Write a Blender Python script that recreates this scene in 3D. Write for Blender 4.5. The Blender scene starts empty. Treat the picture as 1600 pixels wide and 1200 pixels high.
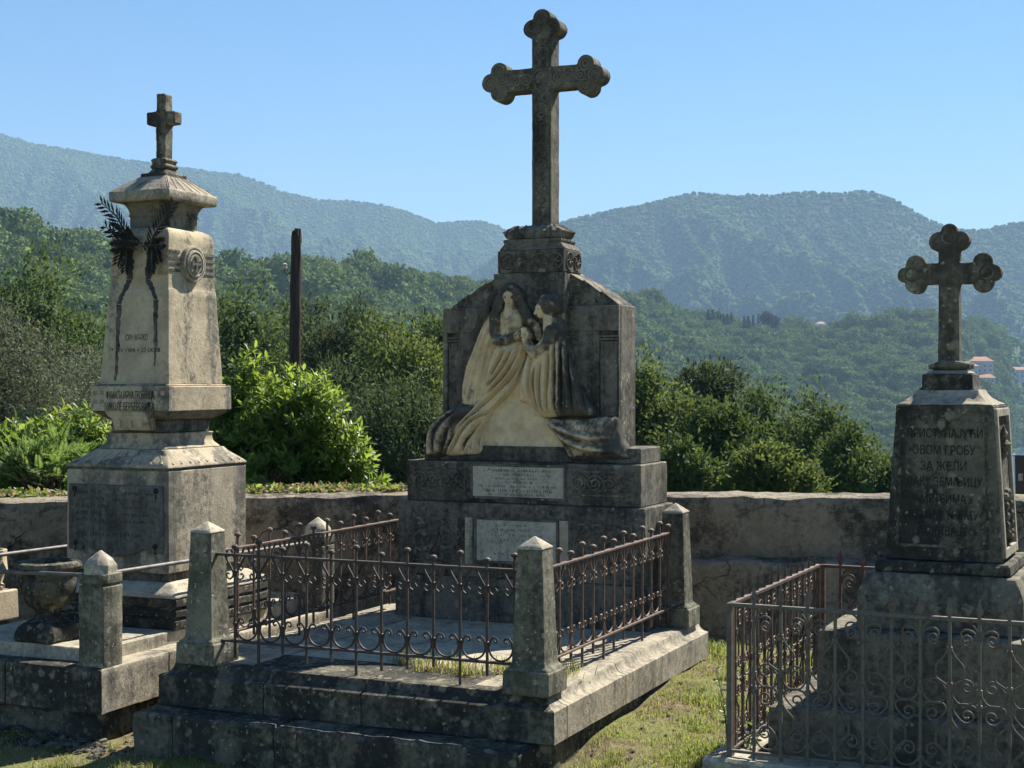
import bpy, bmesh, math, random
import numpy as np
from mathutils import Vector, Matrix, noise as mnoise
R = math.radians
random.seed(7)
rng = np.random.default_rng(11)
SC = bpy.context.scene
COL = SC.collection

# ------------------------------------------------------------------ camera
F, HC = 2350.0, 1.6                     # focal length in photo pixels, eye height
cam_d = bpy.data.cameras.new("camera")
cam = bpy.data.objects.new("camera", cam_d)
COL.objects.link(cam)
cam.location = (0, 0, HC)
cam.rotation_euler = (R(90), 0, 0)
cam_d.sensor_width = 36
cam_d.lens = 36 * F / 1600
cam_d.clip_start = 0.05
cam_d.clip_end = 30000
SC.camera = cam

# ------------------------------------------------------------------ sky and sun
SUN_AZ, SUN_EL = 42.0, 47.0             # degrees right of the view, degrees up
W = bpy.data.worlds.new("World")
SC.world = W
W.use_nodes = True
wn = W.node_tree
bg = wn.nodes["Background"]
sky = wn.nodes.new("ShaderNodeTexSky")
sky.sky_type = 'NISHITA'
sky.sun_disc = False
sky.sun_elevation = R(SUN_EL)
sky.sun_rotation = R(SUN_AZ)
sky.air_density = 1.0
sky.dust_density = 0.0
sky.ozone_density = 3.0
hsv = wn.nodes.new("ShaderNodeHueSaturation")
hsv.inputs["Saturation"].default_value = 1.24
wn.links.new(sky.outputs[0], hsv.inputs["Color"])
wn.links.new(hsv.outputs[0], bg.inputs[0])
bg.inputs[1].default_value = 0.05
sd = bpy.data.lights.new("sun", 'SUN')
sd.energy = 5.0
sd.angle = R(0.53)
sd.color = (1.0, 0.93, 0.82)
sun = bpy.data.objects.new("sun", sd)
COL.objects.link(sun)
az, el = R(SUN_AZ), R(SUN_EL)
sdir = Vector((math.sin(az) * math.cos(el), math.cos(az) * math.cos(el), math.sin(el)))
sun.rotation_euler = sdir.to_track_quat('Z', 'Y').to_euler()
sun.location = (0, 0, 30)
vs = SC.view_settings
vs.view_transform = 'Standard'
vs.look = 'None'
vs.exposure = 1.43
vs.gamma = 1.0
vs.use_curve_mapping = False
SC.render.engine = 'CYCLES'
SC.cycles.max_bounces = 8
SC.cycles.transparent_max_bounces = 4
SC.cycles.volume_bounces = 0

# ------------------------------------------------------------------ plot frames
class Frame:
    """A grave plot: origin at a kerb corner, u runs right, v runs back."""
    def __init__(s, ox, oy, th):
        s.o = (ox, oy); s.th = th; t = R(th)
        s.u = (math.cos(t), -math.sin(t)); s.v = (math.sin(t), math.cos(t))
    def w(s, a, b, z=0):
        return Vector((s.o[0] + a * s.u[0] + b * s.v[0], s.o[1] + a * s.u[1] + b * s.v[1], z))
    def at(s, t, px, py=600):
        k = (px - 800) / F; bx = s.o[0] + t * s.v[0]; by = s.o[1] + t * s.v[1]
        S = (k * by - bx) / (s.u[0] - k * s.u[1]); Y = by + S * s.u[1]
        return (S, HC - (py - 600) * Y / F)
    def atu(s, S, px, py=600):
        k = (px - 800) / F; bx = s.o[0] + S * s.u[0]; by = s.o[1] + S * s.u[1]
        t = (k * by - bx) / (s.v[0] - k * s.v[1]); Y = by + t * s.v[1]
        return (t, HC - (py - 600) * Y / F)
    def atz(s, z, px, py):
        Y = F * (HC - z) / (py - 600); X = (px - 800) / F * Y
        d = (X - s.o[0], Y - s.o[1])
        return (d[0] * s.u[0] + d[1] * s.u[1], d[0] * s.v[0] + d[1] * s.v[1])
CF = Frame(.187, 6.655, 24)
LF = Frame(-2.049, 7.5, 24)
RF = Frame(.907, 6.269, 25.5)
WF = Frame(0, 0, 0)

# ------------------------------------------------------------------ node helper + materials
class NT:
    def __init__(s, name):
        s.m = bpy.data.materials.new(name); s.m.use_nodes = True
        s.t = s.m.node_tree; s.t.nodes.clear()
        s.out = s.t.nodes.new("ShaderNodeOutputMaterial")
    def n(s, typ, ins=None, **props):
        nd = s.t.nodes.new(typ)
        for k, v in props.items(): setattr(nd, k, v)
        for k, v in (ins or {}).items(): s.set(nd.inputs[k], v)
        return nd
    def set(s, sock, v):
        if isinstance(v, bpy.types.NodeSocket): s.t.links.new(v, sock)
        elif isinstance(v, bpy.types.Node): s.t.links.new(v.outputs[0], sock)
        else:
            if isinstance(v, (tuple, list)) and len(v) == 3 and sock.type == 'RGBA': v = (*v, 1)
            sock.default_value = v
    def math(s, op, a, b=0.0, clamp=False):
        return s.n("ShaderNodeMath", {0: a, 1: b}, operation=op, use_clamp=clamp).outputs[0]
    def ramp(s, v, lo, hi, a=0.0, b=1.0):
        return s.n("ShaderNodeMapRange", {0: v, 1: lo, 2: hi, 3: a, 4: b}, interpolation_type='SMOOTHSTEP').outputs[0]
    def mix(s, f, a, b, blend='MIX'):
        nd = s.n("ShaderNodeMix", data_type='RGBA', blend_type=blend)
        s.set(nd.inputs[0], f); s.set(nd.inputs[6], a); s.set(nd.inputs[7], b)
        return nd.outputs[2]
    def noise(s, vec, scale, detail=5, rough=.6, dist=0.0):
        return s.n("ShaderNodeTexNoise", {"Vector": vec, "Scale": scale, "Detail": detail, "Roughness": rough, "Distortion": dist}).outputs[0]
    def vmul(s, vec, xyz):
        return s.n("ShaderNodeVectorMath", {0: vec, 1: xyz}, operation='MULTIPLY').outputs[0]
    def coords(s, rand=True):
        tc = s.n("ShaderNodeTexCoord").outputs["Object"]
        if not rand: return tc
        oi = s.n("ShaderNodeObjectInfo").outputs["Random"]
        off = s.math('MULTIPLY', oi, 57.0)
        return s.n("ShaderNodeVectorMath", {0: tc, 1: off}, operation='ADD').outputs[0]
    def bump(s, h, strength=.4, dist=.01, normal=None):
        ins = {"Height": h, "Strength": strength, "Distance": dist}
        if normal is not None: ins["Normal"] = normal
        return s.n("ShaderNodeBump", ins).outputs[0]
    def bsdf(s, col, rough=.9, normal=None, spec=.25, metal=0.0):
        ins = {"Base Color": col, "Roughness": rough, "Specular IOR Level": spec, "Metallic": metal}
        if normal is not None: ins["Normal"] = normal
        b = s.n("ShaderNodeBsdfPrincipled", ins)
        s.t.links.new(b.outputs[0], s.out.inputs[0])
        return b

def stone(name, light, dark, lo=.42, hi=.62, streak=.35, lichen=.35, lich_col=(.36, .33, .24), scale=1.0,
          spots=14.0, crust_shade_attr=False, moss=None, bump=.5, stf=11, cracks=False, grime=.35):
    t = NT(name); v = t.coords()
    light = (light[0], light[1] * .98, light[2] * .90); dark = (dark[0] * .88, dark[1] * .85, dark[2] * .77)
    big = t.noise(v, 2.6 * scale, 7, .66, .4)
    st = t.noise(t.vmul(v, (stf, stf, .07 * stf)), 1.0 * scale, 5, .6)
    fine = t.noise(v, 34 * scale, 6, .7)
    m = t.math('MULTIPLY', big, 1 - streak)
    m = t.math('ADD', m, t.math('MULTIPLY', st, streak))
    m = t.math('ADD', m, t.math('MULTIPLY', t.math('SUBTRACT', fine, .5), .35))
    if crust_shade_attr:
        at = t.n("ShaderNodeAttribute", attribute_name="crust_shade").outputs["Fac"]
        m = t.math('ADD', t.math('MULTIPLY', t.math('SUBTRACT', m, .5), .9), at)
    m = t.ramp(m, lo, hi)
    tint = t.noise(v, 7 * scale, 5, .6)
    lt = t.mix(t.ramp(tint, .35, .7), light, tuple(c * .72 for c in light))
    dk = t.mix(t.ramp(t.noise(v, 13 * scale, 4, .6), .35, .7), dark, tuple(c * 1.9 for c in dark))
    col = t.mix(m, lt, dk)
    if moss:
        mm = t.ramp(t.noise(t.vmul(v, (1.3, 1.3, .8)), 5.0 * scale, 5, .6), .5, .66, 0, .75)
        col = t.mix(mm, col, moss)
    if lichen > 0:
        wv = t.n("ShaderNodeVectorMath", {0: v, 1: t.n("ShaderNodeVectorMath", {0: t.n("ShaderNodeTexNoise", {"Vector": v, "Scale": 34.0, "Detail": 4}).outputs[1], 3: .045}, operation='SCALE').outputs[0]}, operation='ADD').outputs[0]
        for sc, thr, c in ((spots, 1 - lichen, lich_col), (spots * 2.7, 1 - lichen * .8, tuple(x * 1.25 for x in lich_col))):
            vo = t.n("ShaderNodeTexVoronoi", {"Vector": wv, "Scale": sc})
            sep = t.n("ShaderNodeSeparateColor", {0: vo.outputs["Color"]})
            on = t.math('GREATER_THAN', t.math('ADD', sep.outputs[0], t.math('MULTIPLY', t.math('SUBTRACT', t.noise(v, 3.1, 3, .5), .5), 1.6)), thr)
            rad = t.math('MULTIPLY', sep.outputs[1], .42)
            dd = t.math('SUBTRACT', rad, vo.outputs["Distance"])
            k = t.math('MULTIPLY', t.ramp(dd, -.05, .16, 0, .8), on)
            k = t.math('MULTIPLY', k, t.ramp(fine, .32, .55))
            col = t.mix(k, col, c)
    col = t.mix(t.ramp(fine, .3, .75, .0, grime), col, (.02, .02, .018))
    h = t.math('ADD', t.math('MULTIPLY', fine, .6), t.math('MULTIPLY', t.noise(v, 110, 3, .6), .35))
    if cracks:
        cv_ = t.n("ShaderNodeVectorMath", {0: v, 1: t.n("ShaderNodeVectorMath", {0: t.n("ShaderNodeTexNoise", {"Vector": v, "Scale": 5.0, "Detail": 5}).outputs[1], 3: .22}, operation='SCALE').outputs[0]}, operation='ADD').outputs[0]
        ed_ = t.n("ShaderNodeTexVoronoi", {"Vector": t.vmul(cv_, (1, 1, 1.5)), "Scale": 3.2}, feature='DISTANCE_TO_EDGE').outputs[0]
        ck = t.math('MULTIPLY', t.ramp(ed_, .0, .022, 1, 0), t.ramp(t.noise(v, 1.7, 4, .6), .50, .62))
        col = t.mix(t.math('MULTIPLY', ck, .45), col, (.02, .018, .015))
        h = t.math('SUBTRACT', h, t.math('MULTIPLY', ck, 1.2))
        h = t.math('ADD', h, t.math('MULTIPLY', t.noise(v, 9, 6, .7), 1.6))
    nrm = t.bump(h, bump, .012)
    t.bsdf(col, .92, nrm, .15)
    return t.m

M = {}
M['dark'] = stone('weathered_dark_stone', (.24, .22, .18), (.04, .04, .037), .42, .58, lichen=.30)
M['lichen'] = stone('lichen_stone', (.17, .16, .125), (.032, .033, .031), .40, .56, lichen=.62, spots=15, lich_col=(.30, .27, .185))
M['grey'] = stone('grey_limestone', (.42, .38, .31), (.14, .13, .115), .42, .64, streak=.5, lichen=.22)
M['step'] = stone('grey_step_stone', (.22, .205, .165), (.065, .062, .055), .42, .60, streak=.45, lichen=.4, spots=14, lich_col=(.32, .29, .21))
M['stained'] = stone('stained_limestone', (.43, .38, .295), (.14, .133, .118), .45, .58, streak=.75, lichen=.05, stf=5, grime=.25)
M['cream'] = stone('cream_limestone', (.50, .43, .32), (.15, .142, .125), .475, .60, streak=.75, lichen=.0, stf=5, grime=.2)
M['figure'] = stone('carved_limestone', (.80, .65, .43), (.07, .068, .06), .45, .66, grime=.2, streak=.5, lichen=.06, crust_shade_attr=True, bump=.35)
M['mono'] = stone('blackened_limestone', (.21, .195, .165), (.04, .04, .038), .40, .62, streak=.45, lichen=.15)
M['slab'] = stone('pale_slab', (.50, .46, .38), (.20, .19, .165), .42, .66, streak=.2, lichen=.25, lich_col=(.5, .47, .4))
M['post'] = stone('mossy_post_stone', (.25, .24, .19), (.06, .062, .052), .40, .62, streak=.45, lichen=.4, moss=(.075, .085, .048), lich_col=(.42, .41, .36), spots=20)
M['marble'] = stone('white_marble', (.56, .52, .43), (.16, .15, .12), .52, .70, streak=.6, lichen=.0)
M['wall'] = stone('wall_stucco', (.30, .262, .21), (.06, .056, .05), .43, .60, streak=.15, lichen=.16, scale=.9, lich_col=(.26, .23, .18), bump=1.2, cracks=True)
M['rubble'] = stone('rubble_stone', (.33, .30, .25), (.07, .065, .055), .4, .6, lichen=.3)
M['plaque'] = stone('slate_plaque', (.17, .165, .15), (.065, .065, .06), .40, .62, streak=.7, lichen=.05)

def plain(name, col, rough=.7, metal=0.0, spec=.3, var=.4, scale=20, bump=.3):
    t = NT(name); v = t.coords()
    nz = t.noise(v, scale, 5, .65)
    c = t.mix(t.ramp(nz, .35, .7), col, tuple(x * (1 - var) for x in col))
    t.bsdf(c, rough, t.bump(t.noise(v, scale * 4, 4, .6), bump, .004), spec, metal)
    return t.m
def two(name, a, b, lo, hi, scale, rough=.8, spec=.3, bump=.4):
    t = NT(name); v = t.coords()
    nz = t.noise(v, scale, 7, .7)
    t.bsdf(t.mix(t.ramp(nz, lo, hi), a, b), rough, t.bump(t.noise(v, scale * 3, 4, .6), bump, .003), spec)
    return t.m
M['iron'] = two('rusty_dark_iron', (.036, .029, .025), (.085, .052, .038), .44, .66, 30, .6, .45)
M['rust'] = two('rusted_red_iron', (.072, .047, .035), (.14, .088, .062), .40, .66, 25, .65, .4)
M['green_iron'] = two('flaking_green_paint', (.13, .122, .094), (.10, .07, .05), .47, .62, 34, .65, .3)
M['oldred'] = two('red_oxide_iron', (.085, .04, .031), (.14, .09, .068), .45, .68, 22, .65, .4)
M['pipe'] = plain('galvanised_pipe', (.15, .14, .125), .6, .2, .35, .5)
M['bronze'] = plain('blackened_bronze', (.04, .042, .036), .5, .3, .5, .5)
M['letter'] = plain('engraved_lettering', (.03, .03, .028), .9, 0, .1, .3, 60)
M['faint'] = plain('worn_lettering', (.11, .105, .09), .9, 0, .1, .5, 60)
M['faint2'] = plain('worn_dark_lettering', (.06, .06, .056), .9, 0, .1, .5, 60)
M['black'] = plain('polished_black_granite', (.012, .012, .014), .25, 0, .5, .2)
M['wood'] = None
t = NT('weathered_pole_wood'); v = t.coords()
g = t.noise(t.vmul(v, (30, 30, 1.5)), 1.5, 6, .65)
t.bsdf(t.mix(t.ramp(g, .35, .68), (.075, .055, .042), (.022, .017, .015)), .9, t.bump(g, .9, .01), .1)
M['wood'] = t.m

def leaf_mat(name, a, b, trans=.45, rough=.5, spec=.4, tcol=None):
    t = NT(name)
    g = t.n("ShaderNodeNewGeometry")
    oi = t.n("ShaderNodeObjectInfo").outputs["Random"]
    isl = g.outputs["Random Per Island"]
    c = t.mix(isl, a, b)
    c = t.mix(t.math('MULTIPLY', oi, .5), c, tuple(x * .55 for x in a))
    tc = tcol or (min(1, b[0] * 2.2), min(1, b[1] * 2.1), b[2] * .9)
    p = t.n("ShaderNodeBsdfPrincipled", {"Base Color": c, "Roughness": rough, "Specular IOR Level": spec})
    tr = t.n("ShaderNodeBsdfTranslucent", {"Color": t.mix(isl, tuple(x * .6 for x in tc), tc)})
    mx = t.n("ShaderNodeMixShader", {0: trans, 1: p.outputs[0], 2: tr.outputs[0]})
    t.t.links.new(mx.outputs[0], t.out.inputs[0])
    return t.m
M['laurel'] = leaf_mat('laurel_leaf', (.035, .085, .015), (.095, .17, .03), .46, .42, .35, (.34, .46, .06))
M['fern'] = leaf_mat('feathery_leaf', (.04, .09, .025), (.08, .14, .04), .42, .45, .4, (.24, .36, .08))
M['olive'] = leaf_mat('olive_leaf', (.07, .085, .05), (.16, .175, .125), .25, .65, .15, (.20, .23, .11))
M['oak'] = leaf_mat('oak_leaf', (.036, .072, .018), (.085, .145, .038), .28, .7, .12, (.16, .22, .05))
M['oakl'] = leaf_mat('light_oak_leaf', (.055, .09, .02), (.10, .145, .035), .34, .7, .12, (.22, .28, .06))
M['pine'] = leaf_mat('pine_needles', (.028, .05, .02), (.075, .11, .04), .28, .7, .1, (.12, .16, .05))
M['canopy'] = leaf_mat('wood_canopy', (.085, .145, .034), (.20, .275, .08), .2, .8, .05, (.15, .21, .05))
M['canopyfar'] = leaf_mat('mountain_canopy', (.085, .15, .036), (.125, .19, .05), .08, .9, .0, (.12, .16, .045))
M['cypress'] = leaf_mat('cypress_leaf', (.012, .025, .012), (.03, .045, .02), .15, .6, .2)
M['grass'] = leaf_mat('grass_blade', (.07, .12, .02), (.20, .235, .05), .45, .5, .3, (.44, .50, .10))
M['straw'] = leaf_mat('dry_grass_blade', (.26, .20, .10), (.42, .34, .19), .35, .6, .2, (.4, .32, .15))
M['bark'] = two('tree_bark', (.09, .07, .055), (.03, .025, .02), .4, .6, 12, .95, .1, 1.0)

# ------------------------------------------------------------------ mesh helpers
def link(o, parent=None):
    COL.objects.link(o)
    if parent is not None: o.parent = parent
    return o

def tag(o, label=None, cat=None, group=None, kind=None):
    if label: o['label'] = label
    if cat: o['category'] = cat
    if group: o['group'] = group
    if kind: o['kind'] = kind
    return o

def thing(fr, name, label, cat, uvz, group=None, rot=None):
    o = bpy.data.objects.new(name, None)
    o.empty_display_size = .1
    link(o); o.location = fr.w(*uvz)
    o.rotation_euler = (0, 0, -R(fr.th) if rot is None else rot)
    return tag(o, label, cat, group)

class MB:
    """Collects shapes in plot coordinates; build() links them as ONE mesh object."""
    def __init__(s, off=(0, 0, 0)):
        s.bm = bmesh.new(); s.off = Vector(off)
    def vs(s, pts): return [s.bm.verts.new(Vector(p) - s.off) for p in pts]
    def face(s, v):
        try: return s.bm.faces.new(v)
        except ValueError: return None
    def rings(s, rr, close=True, caps=True):
        V = [s.vs(r) for r in rr]; n = len(V[0])
        for a, b in zip(V, V[1:]):
            for i in range(n if close else n - 1):
                j = (i + 1) % n
                s.face((a[i], a[j], b[j], b[i]))
        if caps and close:
            s.face(V[0][::-1]); s.face(V[-1])
        return s
    def loft(s, secs):
        """secs: (z, u0, u1, v0, v1)"""
        return s.rings([[(a, c, z), (b, c, z), (b, d, z), (a, d, z)] for z, a, b, c, d in secs])
    def cloft(s, secs, cv):
        """secs: (z, cu, wu, hv) about depth cv"""
        return s.loft([(z, c - w, c + w, cv - h, cv + h) for z, c, w, h in secs])
    def box(s, u0, u1, v0, v1, z0, z1): return s.loft([(z0, u0, u1, v0, v1), (z1, u0, u1, v0, v1)])
    def prism(s, poly, v0, v1, axis='v'):
        """poly in (u,z) extruded over v, or in (v,z) extruded over u"""
        if axis == 'v': A = [(a, v0, z) for a, z in poly]; B = [(a, v1, z) for a, z in poly]
        else: A = [(v0, a, z) for a, z in poly]; B = [(v1, a, z) for a, z in poly]
        return s.rings([A, B])
    def tube(s, pts, r, n=6, flat=1.0):
        pts = [Vector(p) for p in pts]; rr = []
        m = len(pts); rad = r if isinstance(r, (list, tuple)) else [r] * m
        prev = None
        for i, p in enumerate(pts):
            d = (pts[min(i + 1, m - 1)] - pts[max(i - 1, 0)])
            if d.length < 1e-9: d = Vector((0, 0, 1))
            d.normalize()
            if prev is None:
                a = Vector((0, 1, 0)) if abs(d.y) < .9 else Vector((1, 0, 0))
                a = (a - d * a.dot(d)).normalized()
            else:
                a = (prev - d * prev.dot(d)).normalized()
            prev = a; b = d.cross(a)
            rr.append([p + (a * math.cos(q) * flat + b * math.sin(q)) * rad[i] for q in [2 * math.pi * k / n for k in range(n)]])
        return s.rings(rr)
    def lathe(s, prof, c, n=24, ax=(0, 0, 1), sq=(1, 1)):
        """prof: (radius, distance along ax) about point c"""
        ax = Vector(ax).normalized()
        a = Vector((1, 0, 0)) if abs(ax.x) < .9 else Vector((0, 1, 0))
        a = (a - ax * a.dot(ax)).normalized(); b = ax.cross(a); c = Vector(c)
        return s.rings([[c + ax * h + (a * math.cos(q) * sq[0] + b * math.sin(q) * sq[1]) * max(r, 1e-4)
                         for q in [2 * math.pi * k / n for k in range(n)]] for r, h in prof])
    def ball(s, c, r, n=10, sq=(1, 1, 1)):
        k = 6
        prof = [(r * math.sin(math.pi * i / k), -r * math.cos(math.pi * i / k) * sq[2]) for i in range(k + 1)]
        return s.lathe(prof, c, n)
    def build(s, name, mat, parent=None, bevel=0.0, sub=0.0, amp=0.0, smooth=32, seg=1):
        bm = s.bm
        bmesh.ops.recalc_face_normals(bm, faces=bm.faces)
        if bevel:
            bm.normal_update()
            es = [e for e in bm.edges if len(e.link_faces) == 2 and e.calc_face_angle(0) > R(28)]
            bmesh.ops.bevel(bm, geom=es, offset=bevel, segments=seg, profile=.6, affect='EDGES', clamp_overlap=True)
        if sub:
            bmesh.ops.triangulate(bm, faces=[f for f in bm.faces if len(f.verts) > 4])
            for _ in range(5):
                es = [e for e in bm.edges if e.calc_length() > sub]
                if not es: break
                bmesh.ops.subdivide_edges(bm, edges=es, cuts=1, use_grid_fill=True)
                if len(bm.verts) > 60000: break
        if amp:
            for vv in bm.verts:
                p = vv.co + s.off
                q = mnoise.noise_vector(p * 9.0) * amp + mnoise.noise_vector(p * 31.0) * amp * .55
                vv.co += q
        me = bpy.data.meshes.new(name); bm.to_mesh(me); bm.free()
        me.materials.append(mat)
        me.shade_smooth()
        me.set_sharp_from_angle(angle=R(smooth))
        return link(bpy.data.objects.new(name, me), parent)

def np_mesh(name, V, Fa, mat, parent=None, k=4, smooth=False):
    me = bpy.data.meshes.new(name)
    V = np.asarray(V, np.float32); Fa = np.asarray(Fa, np.int32)
    me.vertices.add(len(V)); me.vertices.foreach_set("co", V.ravel())
    me.loops.add(Fa.size); me.loops.foreach_set("vertex_index", Fa.ravel())
    me.polygons.add(len(Fa))
    me.polygons.foreach_set("loop_start", np.arange(0, Fa.size, k, dtype=np.int32))
    me.update(calc_edges=True)
    if smooth: me.shade_smooth()
    if mat is not None: me.materials.append(mat)
    o = bpy.data.objects.new(name, me)
    return link(o, parent)

def stoneb(mb, name, mat, parent, bevel=.005, sub=.05, amp=.0022): return mb.build(name, mat, parent, bevel, sub, amp)

def text_mesh(lines, mat, parent, off, name='inscription', ext=.0015):
    """lines: (string, cu, cz, height, width, vfun) where vfun(z) gives the stone's surface depth"""
    for (st, cu, cz, h, wd, vf) in lines:
        me_out = bpy.data.meshes.new(name); bm = bmesh.new()
        cd = bpy.data.curves.new("lettering", 'FONT'); cd.body = st; cd.align_x = 'CENTER'; cd.size = h * 1.38
        cd.resolution_u = 3
        ob = bpy.data.objects.new("lettering", cd); COL.objects.link(ob)
        bpy.context.view_layer.update()
        dg = bpy.context.evaluated_depsgraph_get()
        me = bpy.data.meshes.new_from_object(ob.evaluated_get(dg))
        vv = []; ex = [q.co.x for q in me.vertices]; xs = wd / (max(ex) - min(ex))
        for q in me.vertices:
            z = cz + q.co.y - h * .5
            vv.append(bm.verts.new(Vector((cu + q.co.x * xs, vf(z) - ext, z)) - Vector(off)))
        for p in me.polygons:
            try: bm.faces.new([vv[i] for i in p.vertices])
            except ValueError: pass
        bpy.data.objects.remove(ob); bpy.data.curves.remove(cd); bpy.data.meshes.remove(me)
        r = bmesh.ops.extrude_face_region(bm, geom=list(bm.faces))
        for e in r['geom']:
            if isinstance(e, bmesh.types.BMVert): e.co.y += ext * 2
        bm.to_mesh(me_out); bm.free(); me_out.materials.append(mat)
        link(bpy.data.objects.new(name, me_out), parent)

def worn_rows(mb, u0, u1, z, h, vf, seed, dens=1.0):
    """a row of weathered, no longer readable letter strokes"""
    rr = random.Random(seed); u = u0
    while u < u1:
        w = h * rr.uniform(.35, .7)
        if rr.random() < dens:
            for k in range(rr.choice((1, 2, 2, 3))):
                x = u + rr.random() * w * .7; hh = h * rr.uniform(.35, 1)
                zz = z - h / 2 + rr.random() * (h - hh)
                mb.box(x, x + h * .13, vf(z) - .001, vf(z) + .003, zz, zz + hh)
            if rr.random() < .6:
                zz = z + rr.choice((-.42, 0, .36)) * h
                mb.box(u, u + w * .75, vf(z) - .0012, vf(z) + .003, zz, zz + h * .12)
        u += w + h * .14 + (h * .5 if rr.random() < .13 else 0)
# ================================================================== CENTRAL PLOT
def kerb_piece(mb, prof, length0, length1, run, far, m0, m1):
    """prof: (inset, z). run 'v': piece along u at depth v=inset; 'u+': along v at u=-inset; 'u-': along v at u=far+inset"""
    def ring(end, mit):
        out = []
        for i, z in prof:
            a = (length0 if end == 0 else length1)
            if mit: a = a + i if end == 0 else a - i
            if run == 'v': out.append((a, i, z))
            elif run == 'u+': out.append((-i, a, z))
            elif run == 'u-': out.append((far + i, a, z))
        return out
    mb.rings([ring(0, m0), ring(1, m1)])

CW = 2.14
kt = thing(CF, 'grave_kerb', 'low grey stone kerb and slab platform of the middle grave, carrying posts and railings', 'grave kerb', (-1.07, 0, -.3))
koff = (-1.07, 0, -.3)
prof = [(0, 0), (0, .145), (.006, .1495), (.026, .153), (.042, .163), (.053, .180), (.058, .198), (.064, .2035), (.46, .204), (.46, 0)]
cuts = [-CW, -1.52, -.98, -.02 + .02]
for i in range(3):
    mb = MB(koff); kerb_piece(mb, prof, cuts[i] + (.003 if i else 0), cuts[i + 1] - (.003 if i < 2 else 0), 'v', 0, i == 0, i == 2)
    stoneb(mb, 'kerb_block', M['lichen'], kt, 0, .05, .0012)
cuts = [0, .155, .94, 2.37]
for i in range(3):
    mb = MB(koff); kerb_piece(mb, prof, cuts[i] + (.004 if i else 0), cuts[i + 1] - (.004 if i < 2 else 0), 'u+', 0, i == 0, False)
    stoneb(mb, 'kerb_block', M['grey'], kt, 0, .05, .0012)
    mb = MB(koff); kerb_piece(mb, prof, cuts[i] + (.004 if i else 0), cuts[i + 1] - (.004 if i < 2 else 0), 'u-', -CW, i == 0, False)
    stoneb(mb, 'kerb_block', M['grey'], kt, 0, .05, .0012)
mb = MB(koff); mb.box(-CW + .465, -.465, .465, 2.42, .05, .2); stoneb(mb, 'slab', M['slab'], kt, .003, .08, .003)
mb = MB(koff); mb.box(-CW + .035, -.035, .035, 2.6, -.3, -.004); stoneb(mb, 'foundation', M['lichen'], kt, .01, .09, .01)
# step in front, in three worn blocks
st = thing(CF, 'stone_step', 'long worn stone step lying on the ground in front of the middle grave', 'step', (-1.08, -.1, -.35))
for a, b in ((-2.16, -1.93), (-1.925, -1.35), (-1.345, -.09)):
    mb = MB((-1.08, -.1, -.35)); mb.box(a, b, -.185, .055, -.35, -.002 - random.random() * .006)
    stoneb(mb, 'step_block', M['lichen'], st, .014, .045, .008)

# ---- posts
def make_post(fr, u, v, z, label):
    t = thing(fr, 'stone_post', label, 'stone post', (u, v, z), 'tapering stone posts of the middle grave')
    mb = MB(); mb.loft([(0, -.113, .113, -.113, .113), (.108, -.113, .113, -.113, .113)])
    stoneb(mb, 'base', M['post'], t, .006, .04, .003)
    mb = MB(); sec = []
    for zz, w in ((.107, .104), (.118, .098), (.127, .084), (.140, .080), (.65, .0615)): sec.append((zz, -w, w, -w, w))
    mb.loft(sec); stoneb(mb, 'shaft', M['post'], t, .003, .04, .002)
    mb = MB(); mb.loft([(.65, -.063, .063, -.063, .063), (.657, -.064, .064, -.064, .064), (.706, -.003, .003, -.003, .003)])
    stoneb(mb, 'cap', M['slab'], t, .002, .03, .0015)
    return t
def copy_tree(o, loc, label=None):
    c = o.copy(); COL.objects.link(c); c.location = loc
    if label: c['label'] = label
    for ch in list(o.children):
        d = ch.copy(); COL.objects.link(d); d.parent = c
        for g in list(ch.children):
            e = g.copy(); COL.objects.link(e); e.parent = d
    return c
p0 = make_post(CF, -.145, .122, .2035, 'mossy tapering stone post on the front right corner of the middle kerb')
copy_tree(p0, CF.w(-1.945, .14, .2035), 'tapering stone post at the left end of the dark front railing')
copy_tree(p0, CF.w(-.145, 2.2, .2035), 'stone post at the far end of the right rusty railing, beside the big monument')

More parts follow.
